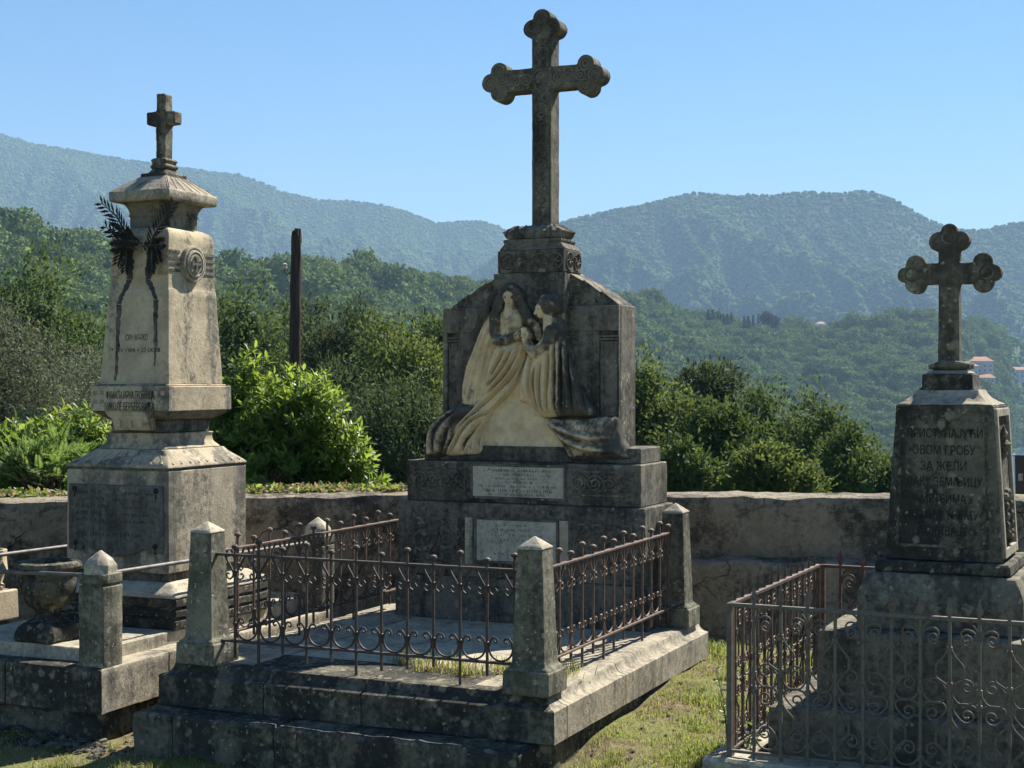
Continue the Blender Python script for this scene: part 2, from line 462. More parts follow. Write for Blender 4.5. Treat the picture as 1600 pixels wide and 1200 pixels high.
# ---- railings
def scroll_top(s, w):      # hangs below the top rail, one side of a bar
    return [(s * .052 * w, 0), (s * .038 * w, -.03), (s * .018, -.066), (s * .009, -.085), (s * .013, -.104), (s * .03, -.116),
            (s * .046, -.108), (s * .05, -.094), (s * .042, -.084), (s * .034, -.09)]
def scroll_low(half):      # U between two bars, curling inwards at the top
    q = []
    for k in range(0, 21):
        a = math.pi * (1 + k / 20)
        q.append((math.cos(a) * (half - .009), .062 + math.sin(a) * .06))
    def curl(s): return [(s * (half - .016), .092), (s * (half - .03), .108), (s * (half - .046), .106), (s * (half - .053), .094), (s * (half - .045), .085), (s * (half - .037), .09)]
    return curl(-1)[::-1] + q + curl(1)
class RailSet: pass
def railing(name, label, n, step, first, length, mat, p3, zt=.752, zl=.322, fixed=None):
    """p3(a, d, z): a along the railing, d across it; length = (start, end) of the rails"""
    t = thing(CF, name, label, 'railing', p3((length[0] + length[1]) / 2, 0, .2), 'iron railings of the middle grave')
    off = p3((length[0] + length[1]) / 2, 0, .2)
    def bx(mb, a0, a1, d, z0, z1):
        A = [p3(a0, -d, z0), p3(a1, -d, z0), p3(a1, d, z0), p3(a0, d, z0)]
        B = [p3(a0, -d, z1), p3(a1, -d, z1), p3(a1, d, z1), p3(a0, d, z1)]
        mb.rings([A, B])
    for nm, z in (('top_rail', zt), ('bottom_rail', zl)):
        mb = MB(off); bx(mb, length[0], length[1], .013, z - .009, z + .003)
        mb.build(nm, mat, t, .002)
    bars = [first + step * k for k in range(n)]
    for k, a in enumerate(bars):
        mb = MB(off)
        zb = .204 if k % 4 == 1 else .235 + .02 * ((k * 7) % 3)
        ztop = (.806 if k % 2 else .778)
        bx(mb, a - .0058, a + .0058, .0058, zb, ztop)
        for zc in (zt - .085, zl + .085): mb.ball(p3(a, 0, zc), .0125, 8, (1, 1, .8))
        b = mb.build('bar', mat, t, .0015)
        mf = MB(off); mf.lathe([(.007, -.006), (.0075, 0), (.0165, .004), (.0185, .010), (.015, .018), (.007, .0225), (.001, .024)], p3(a, 0, ztop), 12)
        mf.build('finial', mat, b)
        for s in (-1, 1):
            m2 = MB(off); m2.tube([p3(a + x, 0, zt - .009 + z) for x, z in scroll_top(s, 1.1)], [.0062, .0062, .0055, .0055, .0052, .005, .0048, .0045, .0045, .005], 6)
            m2.build('scroll', mat, t)
    for k in range(len(bars) - 1):
        m2 = MB(off); c = (bars[k] + bars[k + 1]) / 2
        m2.tube([p3(c + x, 0, zl + .004 + z) for x, z in scroll_low(abs(step) / 2)], .0052, 6)
        m2.build('scroll', mat, t)
    return t
pF = lambda a, d, z: (a, .128 + d, z)
pR = lambda a, d, z: (-.145 + d, a, z)
pL = lambda a, d, z: (-1.95 + d, a, z)
railing('iron_railing', 'dark iron railing with ball finials and scrolls across the front of the middle grave', 12, .1385, -1.772, (-1.885, -.205), M['iron'], pF)
railing('iron_railing', 'rusty red railing along the right side of the middle grave, lit by the sun', 13, .1495, .262, (.18, 2.14), M['rust'], pR)
railing('iron_railing', 'rusty railing receding along the left side of the middle grave, behind the front railing', 13, .1495, .262, (.2, 2.16), M['rust'], pL)

# ================================================================== CENTRAL MONUMENT
MO = (-1.01, 2.1, .2)
mt = thing(CF, 'grave_monument', 'tall blackened stone monument with carved mourning figures and a high trefoil cross', 'monument', MO)
def mpart(mb, name, mat, **k):
    return stoneb(mb, name, M[mat], mt, **k)
mb = MB(MO); mb.loft([(.2, -1.815, -.212, 1.876, 2.41), (.445, -1.815, -.212, 1.876, 2.41), (.455, -1.803, -.224, 1.888, 2.40)]); mpart(mb, 'lower_plinth', 'mono')
mb = MB(MO); mb.loft([(.456, -1.802, -.225, 1.89, 2.40), (.896, -1.802, -.225, 1.89, 2.40)]); mpart(mb, 'base_block', 'mono')
mb = MB(MO); mb.loft([(.897, -1.756, -.262, 1.92, 2.40), (1.139, -1.756, -.262, 1.92, 2.40)]); mpart(mb, 'middle_block', 'mono')
mb = MB(MO); mb.loft([(1.14, -1.68, -.288, 2.0, 2.361), (1.231, -1.68, -.288, 2.0, 2.361)]); mpart(mb, 'ledge_block', 'mono')
MV = 2.05                              # front plane of the main slab
mb = MB(MO); a0 = CF.at(MV, 692)[0]; a1 = CF.at(MV, 967)[0]; mz = 2.062
mb.box(a0, a1, MV + .03, 2.34, 1.232, mz)                    # core
mpart(mb, 'main_slab', 'mono')
# raised frame and pilaster panels on the front of the slab
mb = MB(MO)
pl0, pl1 = CF.at(MV, 936)[0], CF.at(MV, 968)[0]
q0, q1 = CF.at(MV, 699)[0], CF.at(MV, 718)[0]
mb.box(a0, a1, MV, MV + .0295, 1.91, mz - .003)              # lintel
mb.box(a0, q0, MV, MV + .0295, 1.233, 1.909)
mb.box(q1, pl0, MV + .001, MV + .0295, 1.233, 1.909)
mb.box(pl1 - .012, a1, MV, MV + .0295, 1.233, 1.909)
mpart(mb, 'front_frame', 'mono', bevel=.003)
for x0, x1 in ((q0 + .003, q1 - .003), (pl0 + .004, pl1 - .016)):
    mb = MB(MO)
    mb.box(x0, x1, MV + .010, MV + .0298, 1.29, 1.85)
    for zz in (1.255, 1.275, 1.855, 1.872): mb.box(x0 - .008, x1 + .008, MV + .004, MV + .0299, zz, zz + .012)
    for k in range(3): mb.box(x0 + .006 + k * (x1 - x0) * .3, x0 + .016 + k * (x1 - x0) * .3, MV + .003, MV + .0105, 1.80, 1.845)
    mpart(mb, 'pilaster', 'mono', bevel=.002)
# pier
u0, u1 = CF.at(1.99, 770)[0], CF.at(1.99, 881)[0]
mb = MB(MO); mb.box(u0, u1, 2.0, 2.28, 1.95, 2.257); mpart(mb, 'pier', 'mono')
# roof shoulders, stepped stone tiles
def shoulder(pts, v0, v1):
    mb = MB(MO); base = 2.0615
    (xa, za), (xb, zb) = pts
    n = 3
    poly = [(xa, base)]
    top = []
    for k in range(n):
        f0, f1 = k / n, (k + 1) / n
        x0, z0 = xa + (xb - xa) * f0, za + (zb - za) * f0
        x1, z1 = xa + (xb - xa) * f1, za + (zb - za) * f1
        top += [(x0, z0 + (.014 if k else 0)), (x1, z1 + (.004 if k < n - 1 else 0))]
    mb.prism([(xa, base)] + top + [(xb, base)] if abs(top[-1][1] - base) > .003 else [(xa, base)] + top, v0, v1)
    return mb
ra = CF.at(2.1, 903, 428); rb = CF.at(2.1, 967.5, 477)
mpart(shoulder(((u1 - .03, ra[1] + .02), (rb[0], 2.067)), 2.09, 2.335), 'roof_shoulder', 'dark')
mpart(shoulder(((u0 + .03, ra[1] + .02), (a0 + .04, 2.067)), 2.09, 2.335), 'roof_shoulder', 'dark')
# carved tracery on the right shoulder
# ornamented block, torus and base of the cross
b0, b1 = CF.at(1.99, 777)[0], CF.at(1.99, 881.5)[0]
cc = (b0 + b1) / 2
mb = MB(MO); mb.loft([(2.258, b0, b1, 2.005, 2.27), (2.392, b0, b1, 2.005, 2.27)]); blk = mpart(mb, 'ornament_block', 'mono')
mb = MB(MO)
def rosette(mb, u, z, v, r, face='v', sgn=1):
    def P(a, b, d): return (u + a, v - d, z + b) if face == 'v' else (v + d, u + a, z + b)
    mb.tube([P(r * math.cos(q), r * math.sin(q), .002) for q in [2 * math.pi * k / 20 for k in range(21)]], .004, 5)
    for k in range(6):
        q = 2 * math.pi * k / 6
        mb.tube([P(0, 0, .004), P(.45 * r * math.cos(q - .3), .45 * r * math.sin(q - .3), .007), P(.85 * r * math.cos(q), .85 * r * math.sin(q), .003)], [.003, .005, .002], 5)
for k in range(4): rosette(mb, b0 + .062 + k * (b1 - b0 - .124) / 3, 2.325, 2.005, .045)
for k in range(2): rosette(mb, 2.075 + k * .125, 2.325, b1, .05, 'u')
for x in (b0, b1 - .012): mb.box(x, x + .012, 1.999, 2.006, 2.26, 2.39)
mb.build('rosette_frieze', M['mono'], blk)
mw = (b1 - b0) / 2
mb = MB(MO); cvm = 2.137
mb.cloft([(2.393, cc, mw - .005, .128), (2.40, cc, mw - .006, .127), (2.435, cc - .005, mw * .84, .11), (2.442, cc - .005, mw * .87, .116), (2.458, cc - .005, mw * .87, .116), (2.462, cc - .005, mw * .8, .104)], cvm)
mpart(mb, 'moulding', 'mono')
mb = MB(MO)                             # carved acanthus cushion
sc = []
for zz, k in ((2.461, .70), (2.468, .80), (2.485, .86), (2.505, .86), (2.524, .78), (2.536, .62), (2.545, .45)):
    sc.append((zz, cc - .005, mw * k, .118 * k))
mb.cloft(sc, cvm)
for side in range(4):
    for k in range(5):
        f = (k + .5) / 5 * 2 - 1
        x = cc - .005; wx = mw * .82; wy = .1
        if side == 0: pts = [(x + f * wx, cvm - wy * .82, 2.464), (x + f * wx * .98, cvm - wy * 1.08, 2.50), (x + f * wx * .75, cvm - wy * .7, 2.542)]
        elif side == 1: pts = [(x + wx * .82, cvm + f * wy, 2.464), (x + wx * 1.06, cvm + f * wy, 2.50), (x + wx * .7, cvm + f * wy * .75, 2.542)]
        elif side == 2: pts = [(x - wx * .82, cvm + f * wy, 2.464), (x - wx * 1.06, cvm + f * wy, 2.50), (x - wx * .7, cvm + f * wy * .75, 2.542)]
        else: continue
        mb.tube(pts, [.012, .019, .009], 7)
mb.build('acanthus_cushion', M['mono'], mt, sub=.03, amp=.004)

# ---- trefoil cross outline
def arc(c, r, p, q, n=10):
    """points on the circle from p to q, going clockwise"""
    a = math.atan2(p[1] - c[1], p[0] - c[0]); b = math.atan2(q[1] - c[1], q[0] - c[0])
    while b > a: b -= 2 * math.pi
    return [(c[0] + r * math.cos(a + (b - a) * k / n), c[1] + r * math.sin(a + (b - a) * k / n)) for k in range(n + 1)]
def lobes(w, a, y1, y2, r1, r2):
    """end of an arm pointing +y: half width w; side circles (+-a, y1) r1, end circle (0, y2) r2"""
    c1, c2 = (-a, y1), (0, y2)
    s = (-w, y1 - math.sqrt(max(r1 ** 2 - (a - w) ** 2, 0)))
    d = math.dist(c1, c2); k = (r1 ** 2 - r2 ** 2 + d * d) / (2 * d); h = math.sqrt(max(r1 ** 2 - k * k, 0))
    ex, ey = (c2[0] - c1[0]) / d, (c2[1] - c1[1]) / d
    m = (c1[0] + ex * k, c1[1] + ey * k)
    cand = [(m[0] - ey * h, m[1] + ex * h), (m[0] + ey * h, m[1] - ex * h)]
    i = min(cand, key=lambda p: p[0])
    left = arc(c1, r1, s, i)
    top = arc(c2, r2, i, (-i[0], i[1]), 12)
    right = [(-x, y) for x, y in left[::-1]]
    return left + top[1:-1] + right
def cross_outline(wu, wv, L, T, B, lob):
    """arms reach L sideways and T up from the crossing, shaft runs B down; wu shaft half width, wv arm half height"""
    top = lobes(wu, *lob(T)); out = []
    left = [(-y, x) for x, y in lobes(wv, *lob(L))]         # rotate +90
    out += [(-wu, -B), (-wu, -wv)] + left + [(-wu, wv)] + top + [(wu, wv)]
    right = [(y, -x) for x, y in lobes(wv, *lob(L))]
    return out + right + [(wu, -wv), (wu, -B)]
zx = 3.418                                                  # crossing height
lobC = lambda L: (.064, L - .112, L - .056, .054, .056)
out = cross_outline(.062, .066, .392, 3.832 - zx, zx - 2.535, lobC)
xc = -.942
mb = MB(MO); mb.prism([(xc + a, zx + b) for a, b in out], 2.085, 2.215)
crs = mb.build('cross', M['mono'], mt, .005, .05, .002)
mb = MB(MO)                             # raised carving on the face of the cross
fv = 2.085
def ring(mb, u, z, v, r, t=.0045, n=20): mb.tube([(u + r * math.cos(q), v, z + r * math.sin(q)) for q in [2 * math.pi * k / n for k in range(n + 1)]], t, 5)
for z in (2.62, 2.76, 2.90, 3.04, 3.18, 3.30):
    if round(z * 100) % 28 == 10 or True:
        ring(mb, xc, z, fv, .034)
        for q in range(4):
            a = q * math.pi / 2 + math.pi / 4
            mb.tube([(xc, fv - .002, z), (xc + .016 * math.cos(a), fv - .005, z + .016 * math.sin(a)), (xc + .032 * math.cos(a), fv, z + .032 * math.sin(a))], [.004, .007, .003], 5)
    mb.tube([(xc - .03, fv, z + .07), (xc, fv - .003, z + .045), (xc + .03, fv, z + .07), (xc, fv - .003, z + .095), (xc - .03, fv, z + .07)], .004, 5)
for s in (-1, 1): mb.tube([(xc + s * .05, fv, 2.56), (xc + s * .05, fv, 3.33)], .004, 5)
for dx in (-.25, -.17, -.1, .1, .17, .25):
    ring(mb, xc + dx, zx, fv, .03)
    ring(mb, xc + dx, zx, fv, .012)
for (cx, cz) in ((-.28, .064), (-.28, -.064), (-.336, 0), (.28, .064), (.28, -.064), (.336, 0), (-.064, .30), (.064, .30), (0, .356)):
    ring(mb, xc + cx, zx + cz, fv, .036); ring(mb, xc + cx, zx + cz, fv, .017)
ring(mb, xc, zx, fv, .045); ring(mb, xc, zx + .15, fv, .035); ring(mb, xc, zx + .24, fv, .035)
mb.build('cross_carving', M['mono'], crs)

# ---- inscription tablets and carved panels on the base
def tablet(u0, u1, z0, z1, v, rows, seed, name='inscription_tablet'):
    mb = MB(MO); mb.box(u0, u1, v - .006, v + .01, z0, z1); tb = mb.build(name, M['marble'], mt, .002)
    mb = MB(MO); v2 = v - .006
    for k, (z, h, m, d) in enumerate(rows): worn_rows(mb, u0 + m, u1 - m, z, h, lambda q: v2, seed + k, d)
    mb.build('worn_lettering', M['faint'], tb)
    mb = MB(MO); e = .014
    for x0, x1, y0, y1 in ((u0 - e, u1 + e, z1 + .001, z1 + e), (u0 - e, u1 + e, z0 - e, z0 - .001), (u0 - e, u0 - .001, z0, z1), (u1 + .001, u1 + e, z0, z1)):
        mb.box(x0, x1, v - .011, v + .005, y0, y1)
    mb.build('tablet_frame', M['mono'], tb, .002)
    return tb
tablet(-1.314, -.731, .935, 1.114, 1.92, [(1.09, .018, .07, .9), (1.067, .018, .20, .9), (1.043, .012, .12, .8), (1.022, .014, .2, .9), (.998, .014, .04, .8), (.972, .02, .07, .9), (.949, .012, .1, .7)], 5)
tablet(-1.274, -.765, .56, .80, 1.89, [(.772, .014, .18, .6), (.745, .013, .1, .6), (.715, .014, .08, .6), (.685, .012, .12, .5), (.65, .012, .14, .3), (.60, .016, .08, .5)], 31)
def scroll_panel(u0, u1, z0, z1, v, seed, mat='mono'):
    mb = MB(MO); e = .01
    for x0, x1, y0, y1 in ((u0, u1, z1 - e, z1), (u0, u1, z0, z0 + e), (u0, u0 + e, z0 + e, z1 - e), (u1 - e, u1, z0 + e, z1 - e)):
        mb.box(x0, x1, v - .008, v + .004, y0, y1)
    h = (z1 - z0) / 2 - .02; n = max(2, int((u1 - u0) / (2 * h)) + 1)
    for k in range(n):
        c = u0 + (u1 - u0) * (k + .5) / n; s = 1 if k % 2 else -1; cz = (z0 + z1) / 2
        pts = []
        for q in range(26):
            a = q / 25 * 4 * math.pi; r = h * (1 - q / 30)
            pts.append((c + s * r * math.cos(a), v - .003, cz + r * math.sin(a)))
        mb.tube(pts, .0075, 5)
        for q in range(5):
            a = q * 1.256; mb.tube([(c + h * .5 * math.cos(a), v, cz + h * .5 * math.sin(a)), (c + h * .8 * math.cos(a + .2), v - .006, cz + h * .8 * math.sin(a + .2)), (c + h * 1.15 * math.cos(a + .5), v - .001, cz + h * 1.15 * math.sin(a + .5))], [.004, .012, .003], 5)
    mb.build('carved_panel', M[mat], mt)
scroll_panel(-1.71, -1.36, .955, 1.10, 1.92, 1); scroll_panel(-.68, -.305, .955, 1.10, 1.92, 2)
scroll_panel(-1.70, -1.40, .54, .80, 1.89, 3); scroll_panel(-.63, -.30, .54, .80, 1.89, 4)
for a_, b_ in ((-1.35, -1.30), (-.745, -.69)):
    mb = MB(MO); mb.box(a_, b_, 1.884, 1.892, .53, .81); mb.build('side_strip', M['cream'], mt, .002)

# ================================================================== CARVED FIGURES (a relief sculpted as a height field)
RP = 1.985
def rp(x, y): return CF.at(RP, 640 + x / 3.75, 420 + y / 3.75)
g0, g1 = rp(60, 1140), rp(1300, 60)
ST = .0032
su = np.arange(g0[0], g1[0], ST); sz = np.arange(1.141, g1[1], ST)
U, Z = np.meshgrid(su, sz)
NEG = -1.0
H = np.full(U.shape, NEG); ID = np.zeros(U.shape, int); CR = np.full(U.shape, 0.5)
def uz(pts): return [rp(*p) for p in pts]
def put(val, idn, crust_shade=None, soft=.006):
    global H, ID
    ok = val > NEG + .5
    top = ok & (val > H)
    if soft:
        both = ok & (H > NEG + .5)
        d = np.clip(1 - np.abs(val - H) / soft, 0, 1)
        mx = np.maximum(val, H) + np.where(both, d * d * soft * .25, 0)
    else: mx = np.maximum(val, H)
    H = np.where(ok, mx, H); ID = np.where(top, idn, ID)
    if crust_shade is not None: CR[top] = crust_shade
def capsule(pts, rad, base, hs=1.0):
    pts = uz(pts); out = np.full(U.shape, NEG)
    for (p, q, r0, r1) in zip(pts, pts[1:], rad, rad[1:]):
        r0 *= .00103; r1 *= .00103
        dx, dz = q[0] - p[0], q[1] - p[1]
        t = np.clip(((U - p[0]) * dx + (Z - p[1]) * dz) / (dx * dx + dz * dz + 1e-12), 0, 1)
        d2 = (U - p[0] - t * dx) ** 2 + (Z - p[1] - t * dz) ** 2
        r = r0 + (r1 - r0) * t
        v = np.where(d2 < r * r, base + hs * np.sqrt(np.maximum(r * r - d2, 0)), NEG)
        out = np.maximum(out, v)
    return out
def polydist(pts):
    pts = uz(pts); inside = np.zeros(U.shape, bool); dmin = np.full(U.shape, 9.0)
    n = len(pts)
    for i in range(n):
        (x0, y0), (x1, y1) = pts[i], pts[(i + 1) % n]
        c = ((y0 > Z) != (y1 > Z)) & (U < (x1 - x0) * (Z - y0) / (y1 - y0 + 1e-12) + x0)
        inside ^= c
        dx, dz = x1 - x0, y1 - y0
        t = np.clip(((U - x0) * dx + (Z - y0) * dz) / (dx * dx + dz * dz + 1e-12), 0, 1)
        dmin = np.minimum(dmin, np.hypot(U - x0 - t * dx, Z - y0 - t * dz))
    return inside, dmin
def sheet(pts, base, bulge, edge):
    ins, d = polydist(pts); k = np.clip(d / edge, 0, 1)
    return np.where(ins, base + bulge * np.sqrt(np.maximum(1 - (1 - k) ** 2, 0)), NEG)
def lines(polys, w, amp):
    """gaussian ridges along polylines, fading at the ends"""
    add = np.zeros(U.shape)
    for pts in polys:
        P = uz(pts); best = np.full(U.shape, 9.0); along = np.zeros(U.shape); L = 0
        tot = sum(math.dist(a, b) for a, b in zip(P, P[1:]))
        for p, q in zip(P, P[1:]):
            dx, dz = q[0] - p[0], q[1] - p[1]; l = math.hypot(dx, dz)
            t = np.clip(((U - p[0]) * dx + (Z - p[1]) * dz) / (l * l + 1e-12), 0, 1)
            d = np.hypot(U - p[0] - t * dx, Z - p[1] - t * dz)
            m = d < best; best = np.where(m, d, best); along = np.where(m, (L + t * l) / tot, along); L += l
        add += amp * np.exp(-(best / (w * .00103)) ** 2) * np.clip(np.minimum(along, 1 - along) * 6, 0, 1)
    return add
def curve(p, n=14):
    """smooth Catmull-Rom through the points"""
    out = []; P = [p[0]] + list(p) + [p[-1]]
    for i in range(1, len(P) - 2):
        for k in range(n):
            t = k / n
            f = lambda a, b, c, d: .5 * (2 * b + (c - a) * t + (2 * a - 5 * b + 4 * c - d) * t * t + (3 * b - a - 3 * c + d) * t ** 3)
            out.append((f(*[q[0] for q in P[i - 1:i + 3]]), f(*[q[1] for q in P[i - 1:i + 3]])))
    return out + [p[-1]]
def C2(p, n=5): return curve(p, n)
ROCK, ANG, WOM = 1, 2, 3
# rock and cloth they stand on
put(sheet([(210, 1100), (300, 940), (430, 760), (560, 600), (640, 540), (720, 700), (800, 860), (900, 1000), (980, 1125), (220, 1125)], .012, .02, .03), ROCK, .27)
put(sheet([(85, 1115), (205, 1085), (960, 1085), (1290, 1085), (1290, 1135), (85, 1135)], .022, .015, .03), ROCK, .62)
sl = sheet(C2([(765, 872), (900, 878), (1050, 872), (1190, 862), (1215, 930), (1240, 1000), (1275, 1060), (1288, 1120), (1120, 1128), (960, 1130), (900, 1050), (830, 950)]), .02, .075, .09)
sl += np.where(sl > NEG + .5, lines([C2([(775, 885), (880, 980), (1000, 1040), (1120, 1062), (1225, 1062)]), C2([(790, 890), (920, 950), (1060, 990), (1200, 985)])], 16, .030) + lines([C2([(860, 1000), (920, 1080), (965, 1125)])], 14, .014), 0)
put(sl, ROCK, .62)
# the veiled woman on the left: cloak, wing-like veil, robe
wing = sheet(C2([(470, 240), (410, 330), (350, 470), (300, 620), (285, 790), (300, 850), (420, 820), (450, 640), (490, 470), (500, 330)]), .015, .03, .06)
wing += np.where(wing > NEG + .5, lines([C2([(470, 300), (400, 480), (340, 700), (320, 820)]), C2([(480, 350), (430, 520), (390, 700), (370, 810)]), C2([(440, 300), (370, 480), (320, 640), (300, 780)])], 11, .022), 0)
put(wing, ANG, .33)
cl = sheet(C2([(290, 790), (220, 830), (140, 885), (100, 960), (88, 1060), (105, 1112), (210, 1100), (260, 1010), (330, 900), (420, 810)]), .02, .10, .10)
cl += np.where(cl > NEG + .5, lines([C2([(280, 800), (180, 880), (130, 980), (130, 1090)]), C2([(320, 830), (230, 910), (185, 1000), (175, 1090)]), C2([(300, 860), (250, 930), (250, 980), (205, 1080)])], 18, .022) - lines([C2([(300, 815), (200, 895), (155, 985), (152, 1095)]), C2([(330, 850), (255, 925), (220, 1000), (195, 1085)])], 9, .02), 0)
put(cl, ANG, .60)
robe = sheet(C2([(520, 420), (470, 520), (435, 640), (425, 740), (330, 840), (265, 930), (245, 1000), (205, 1090), (300, 1098), (420, 1075), (425, 960), (490, 820), (570, 745), (620, 660), (665, 520), (680, 420)]), .03, .075, .10)
fo = [C2([(655, 450), (625, 560), (560, 660), (480, 740), (380, 830), (290, 920), (250, 1000)]),
      C2([(640, 440), (590, 560), (520, 660), (440, 740)]), C2([(610, 440), (560, 550), (490, 640), (440, 690)]),
      C2([(570, 440), (520, 540), (470, 640)]), C2([(665, 520), (620, 650), (550, 745), (460, 830), (360, 880), (290, 960)]),
      C2([(450, 850), (380, 930), (330, 1000), (300, 1070)]), C2([(480, 830), (420, 920), (390, 1000), (400, 1070)]), C2([(330, 900), (280, 980), (225, 1080)])]
robe += np.where(robe > NEG + .5, lines(fo, 9, .027) - lines([[(x + 15, y + 8) for x, y in f] for f in fo], 6, .026), 0)
put(robe, ANG, .27)
put(capsule(C2([(600, 95), (530, 108), (480, 160), (435, 240), (400, 310), (370, 390), (345, 460), (315, 540), (292, 640), (284, 760)]), [26 + 6 * math.sin(k * .8) for k in range(60)], .025, 1.0), ANG, .72)
put(capsule([(590, 300), (585, 400), (585, 470)], [84, 70, 72], .045, .72), ANG, .49)           # torso
put(capsule([(588, 215), (588, 272)], [25, 33], .078, .9), ANG, .34)                           # neck
put(capsule([(592, 140), (594, 150)], [62, 60], .03, 1.0), ANG, .70)                           # back of the head under the veil
face = capsule([(592, 164), (596, 204)], [35, 23], .093, .95)                                 # face turned down to the right
face += np.where(face > NEG + .5, lines([[(594, 160), (600, 194)]], 5, .014) + lines([[(572, 158), (590, 154)], [(604, 154), (622, 157)]], 6, .007)
        - lines([[(570, 168), (586, 169)], [(606, 168), (622, 166)]], 7, .012) + lines([[(588, 212), (608, 211)]], 5, .006) - lines([[(586, 206), (610, 205)]], 3.5, .006), 0)
put(face, ANG, .31)
put(capsule(C2([(560, 134), (576, 120), (596, 114), (616, 121), (630, 136)]), [19] * 30, .1, .95), ANG, .66)
for side, strand in ((-1, C2([(596, 116), (562, 128), (545, 165), (532, 210), (512, 255), (500, 300)])), (1, C2([(594, 116), (628, 128), (645, 165), (662, 210), (690, 255), (716, 305)]))):
    put(capsule(strand, [27 + 3 * math.sin(k * 1.3) for k in range(len(strand))], .083, .95), ANG, .68)
    for k in range(3, len(strand)):
        x, y = strand[k]
        for q in range(3):
            put(capsule([(x + random.uniform(-24, 24), y + random.uniform(-8, 8)), (x + random.uniform(-24, 24), y + random.uniform(4, 22))], [9, 6], .098, 1.0), ANG, .78, .003)
put(capsule([(510, 300), (500, 360), (525, 428)], [40, 36, 32], .075, 1.0), ANG, .68)          # her right arm
put(capsule([(525, 428), (580, 420), (640, 395)], [32, 29, 20], .09, 1.0), ANG, .66)
put(capsule([(640, 395), (662, 388)], [22, 20], .105, .9), ANG, .55)
for k, (fx, fy) in enumerate(((700, 366), (706, 380), (704, 394), (696, 406))): put(capsule([(655, 380 + k * 7), (680, 372 + k * 10), (fx, fy)], [8.5, 8, 6], .122, 1.0), ANG, .55, .002)
put(capsule([(648, 380), (662, 362), (672, 358)], [9, 8, 6.5], .122, 1.0), ANG, .55, .002)
put(capsule([(690, 290), (735, 340), (760, 390)], [38, 38, 34], .05, 1.0), ANG, .66)           # her left arm round the other
# the kneeling woman on the right, in profile
skirt = sheet(C2([(770, 400), (720, 480), (700, 560), (700, 700), (740, 830), (775, 872), (920, 868), (1075, 862), (1020, 740), (980, 640), (950, 540), (925, 420), (890, 360)]), .02, .09, .09)
fo = [C2([(850, 420), (850, 560), (845, 700), (850, 860)]), C2([(880, 410), (885, 560), (885, 700), (890, 860)]), C2([(905, 420), (920, 560), (935, 700), (960, 860)]),
      C2([(925, 460), (950, 580), (985, 720), (1030, 850)]), C2([(820, 470), (810, 620), (800, 760), (810, 860)]), C2([(770, 540), (760, 660), (765, 780), (790, 860)]), C2([(735, 560), (725, 660), (735, 760), (760, 850)])]
skirt += np.where(skirt > NEG + .5, lines(fo, 9, .026) - lines([[(x + 14, y) for x, y in f] for f in fo], 6, .030), 0)
put(skirt, WOM, .48)
CRS = (U - rp(835, 0)[0])
CR = np.where((ID == WOM), np.clip(.30 + np.clip((U - rp(800, 0)[0]) / .12, 0, 1) * .36, .3, .66), CR)
fall = sheet(C2([(690, 480), (660, 600), (640, 690), (638, 775), (690, 790), (740, 830), (715, 700), (715, 560), (720, 490)]), .035, .05, .04)
fall += np.where(fall > NEG + .5, lines([C2([(690, 500), (672, 620), (668, 770)]), C2([(705, 520), (692, 640), (695, 780)])], 8, .014), 0)
put(fall, ANG, .26)
put(capsule([(840, 340), (850, 400), (830, 470)], [66, 70, 60], .05, .75), WOM, .63)           # torso
put(capsule([(812, 290), (822, 340)], [30, 40], .075, .9), WOM, .40)
put(capsule([(808, 205), (815, 232)], [62, 56], .06, .95), WOM, .62)                          # head
put(capsule([(850, 190), (862, 230)], [44, 36], .07, .9), WOM, .66)                           # knot of hair
fp = capsule([(775, 232), (778, 268)], [30, 24], .085, .9)
fp += np.where(fp > NEG + .5, lines([[(752, 240), (748, 262)]], 7, .01) - lines([[(765, 238), (776, 240)]], 6, .01), 0)
put(fp, WOM, .38)
put(capsule([(750, 250), (745, 262)], [9, 10], .085, 1), WOM, .36)                            # nose
hh = lines([C2([(770, 170), (820, 155), (865, 180), (880, 230)]), C2([(775, 195), (820, 180), (855, 205), (860, 250)]), C2([(790, 215), (825, 205), (840, 240)])], 7, .009)
H = np.where(H > NEG + .5, H + np.where(ID == WOM, hh, 0), H)
put(capsule([(845, 370), (820, 440), (748, 498)], [42, 37, 31], .10, 1.0), WOM, .64)           # arm
put(capsule([(748, 498), (712, 462), (692, 415)], [31, 26, 18], .105, 1.0), WOM, .63)
put(capsule([(692, 415), (694, 396)], [19, 17], .115, .9), WOM, .62)
for k, (fx, fy) in enumerate(((680, 352), (690, 346), (700, 346), (710, 352))): put(capsule([(684 + k * 7, 400), (684 + k * 8, 374), (fx, fy)], [8, 7.5, 5.5], .125, 1.0), WOM, .6, .002)
put(capsule([(702, 408), (716, 390), (720, 376)], [8.5, 8, 6], .122, 1.0), WOM, .6, .002)
# fine chisel unevenness
hn = np.zeros(U.shape)
for f, a in ((18, .004), (45, .0022), (110, .001)):
    ph = rng.random(8) * 6.28; dr = rng.random(8) * 6.28
    for i in range(8): hn += a / 3 * np.sin((U * math.cos(dr[i]) + Z * math.sin(dr[i])) * f * (1 + i * .13) + ph[i])
H = np.where(H > NEG + .5, H + hn, H)
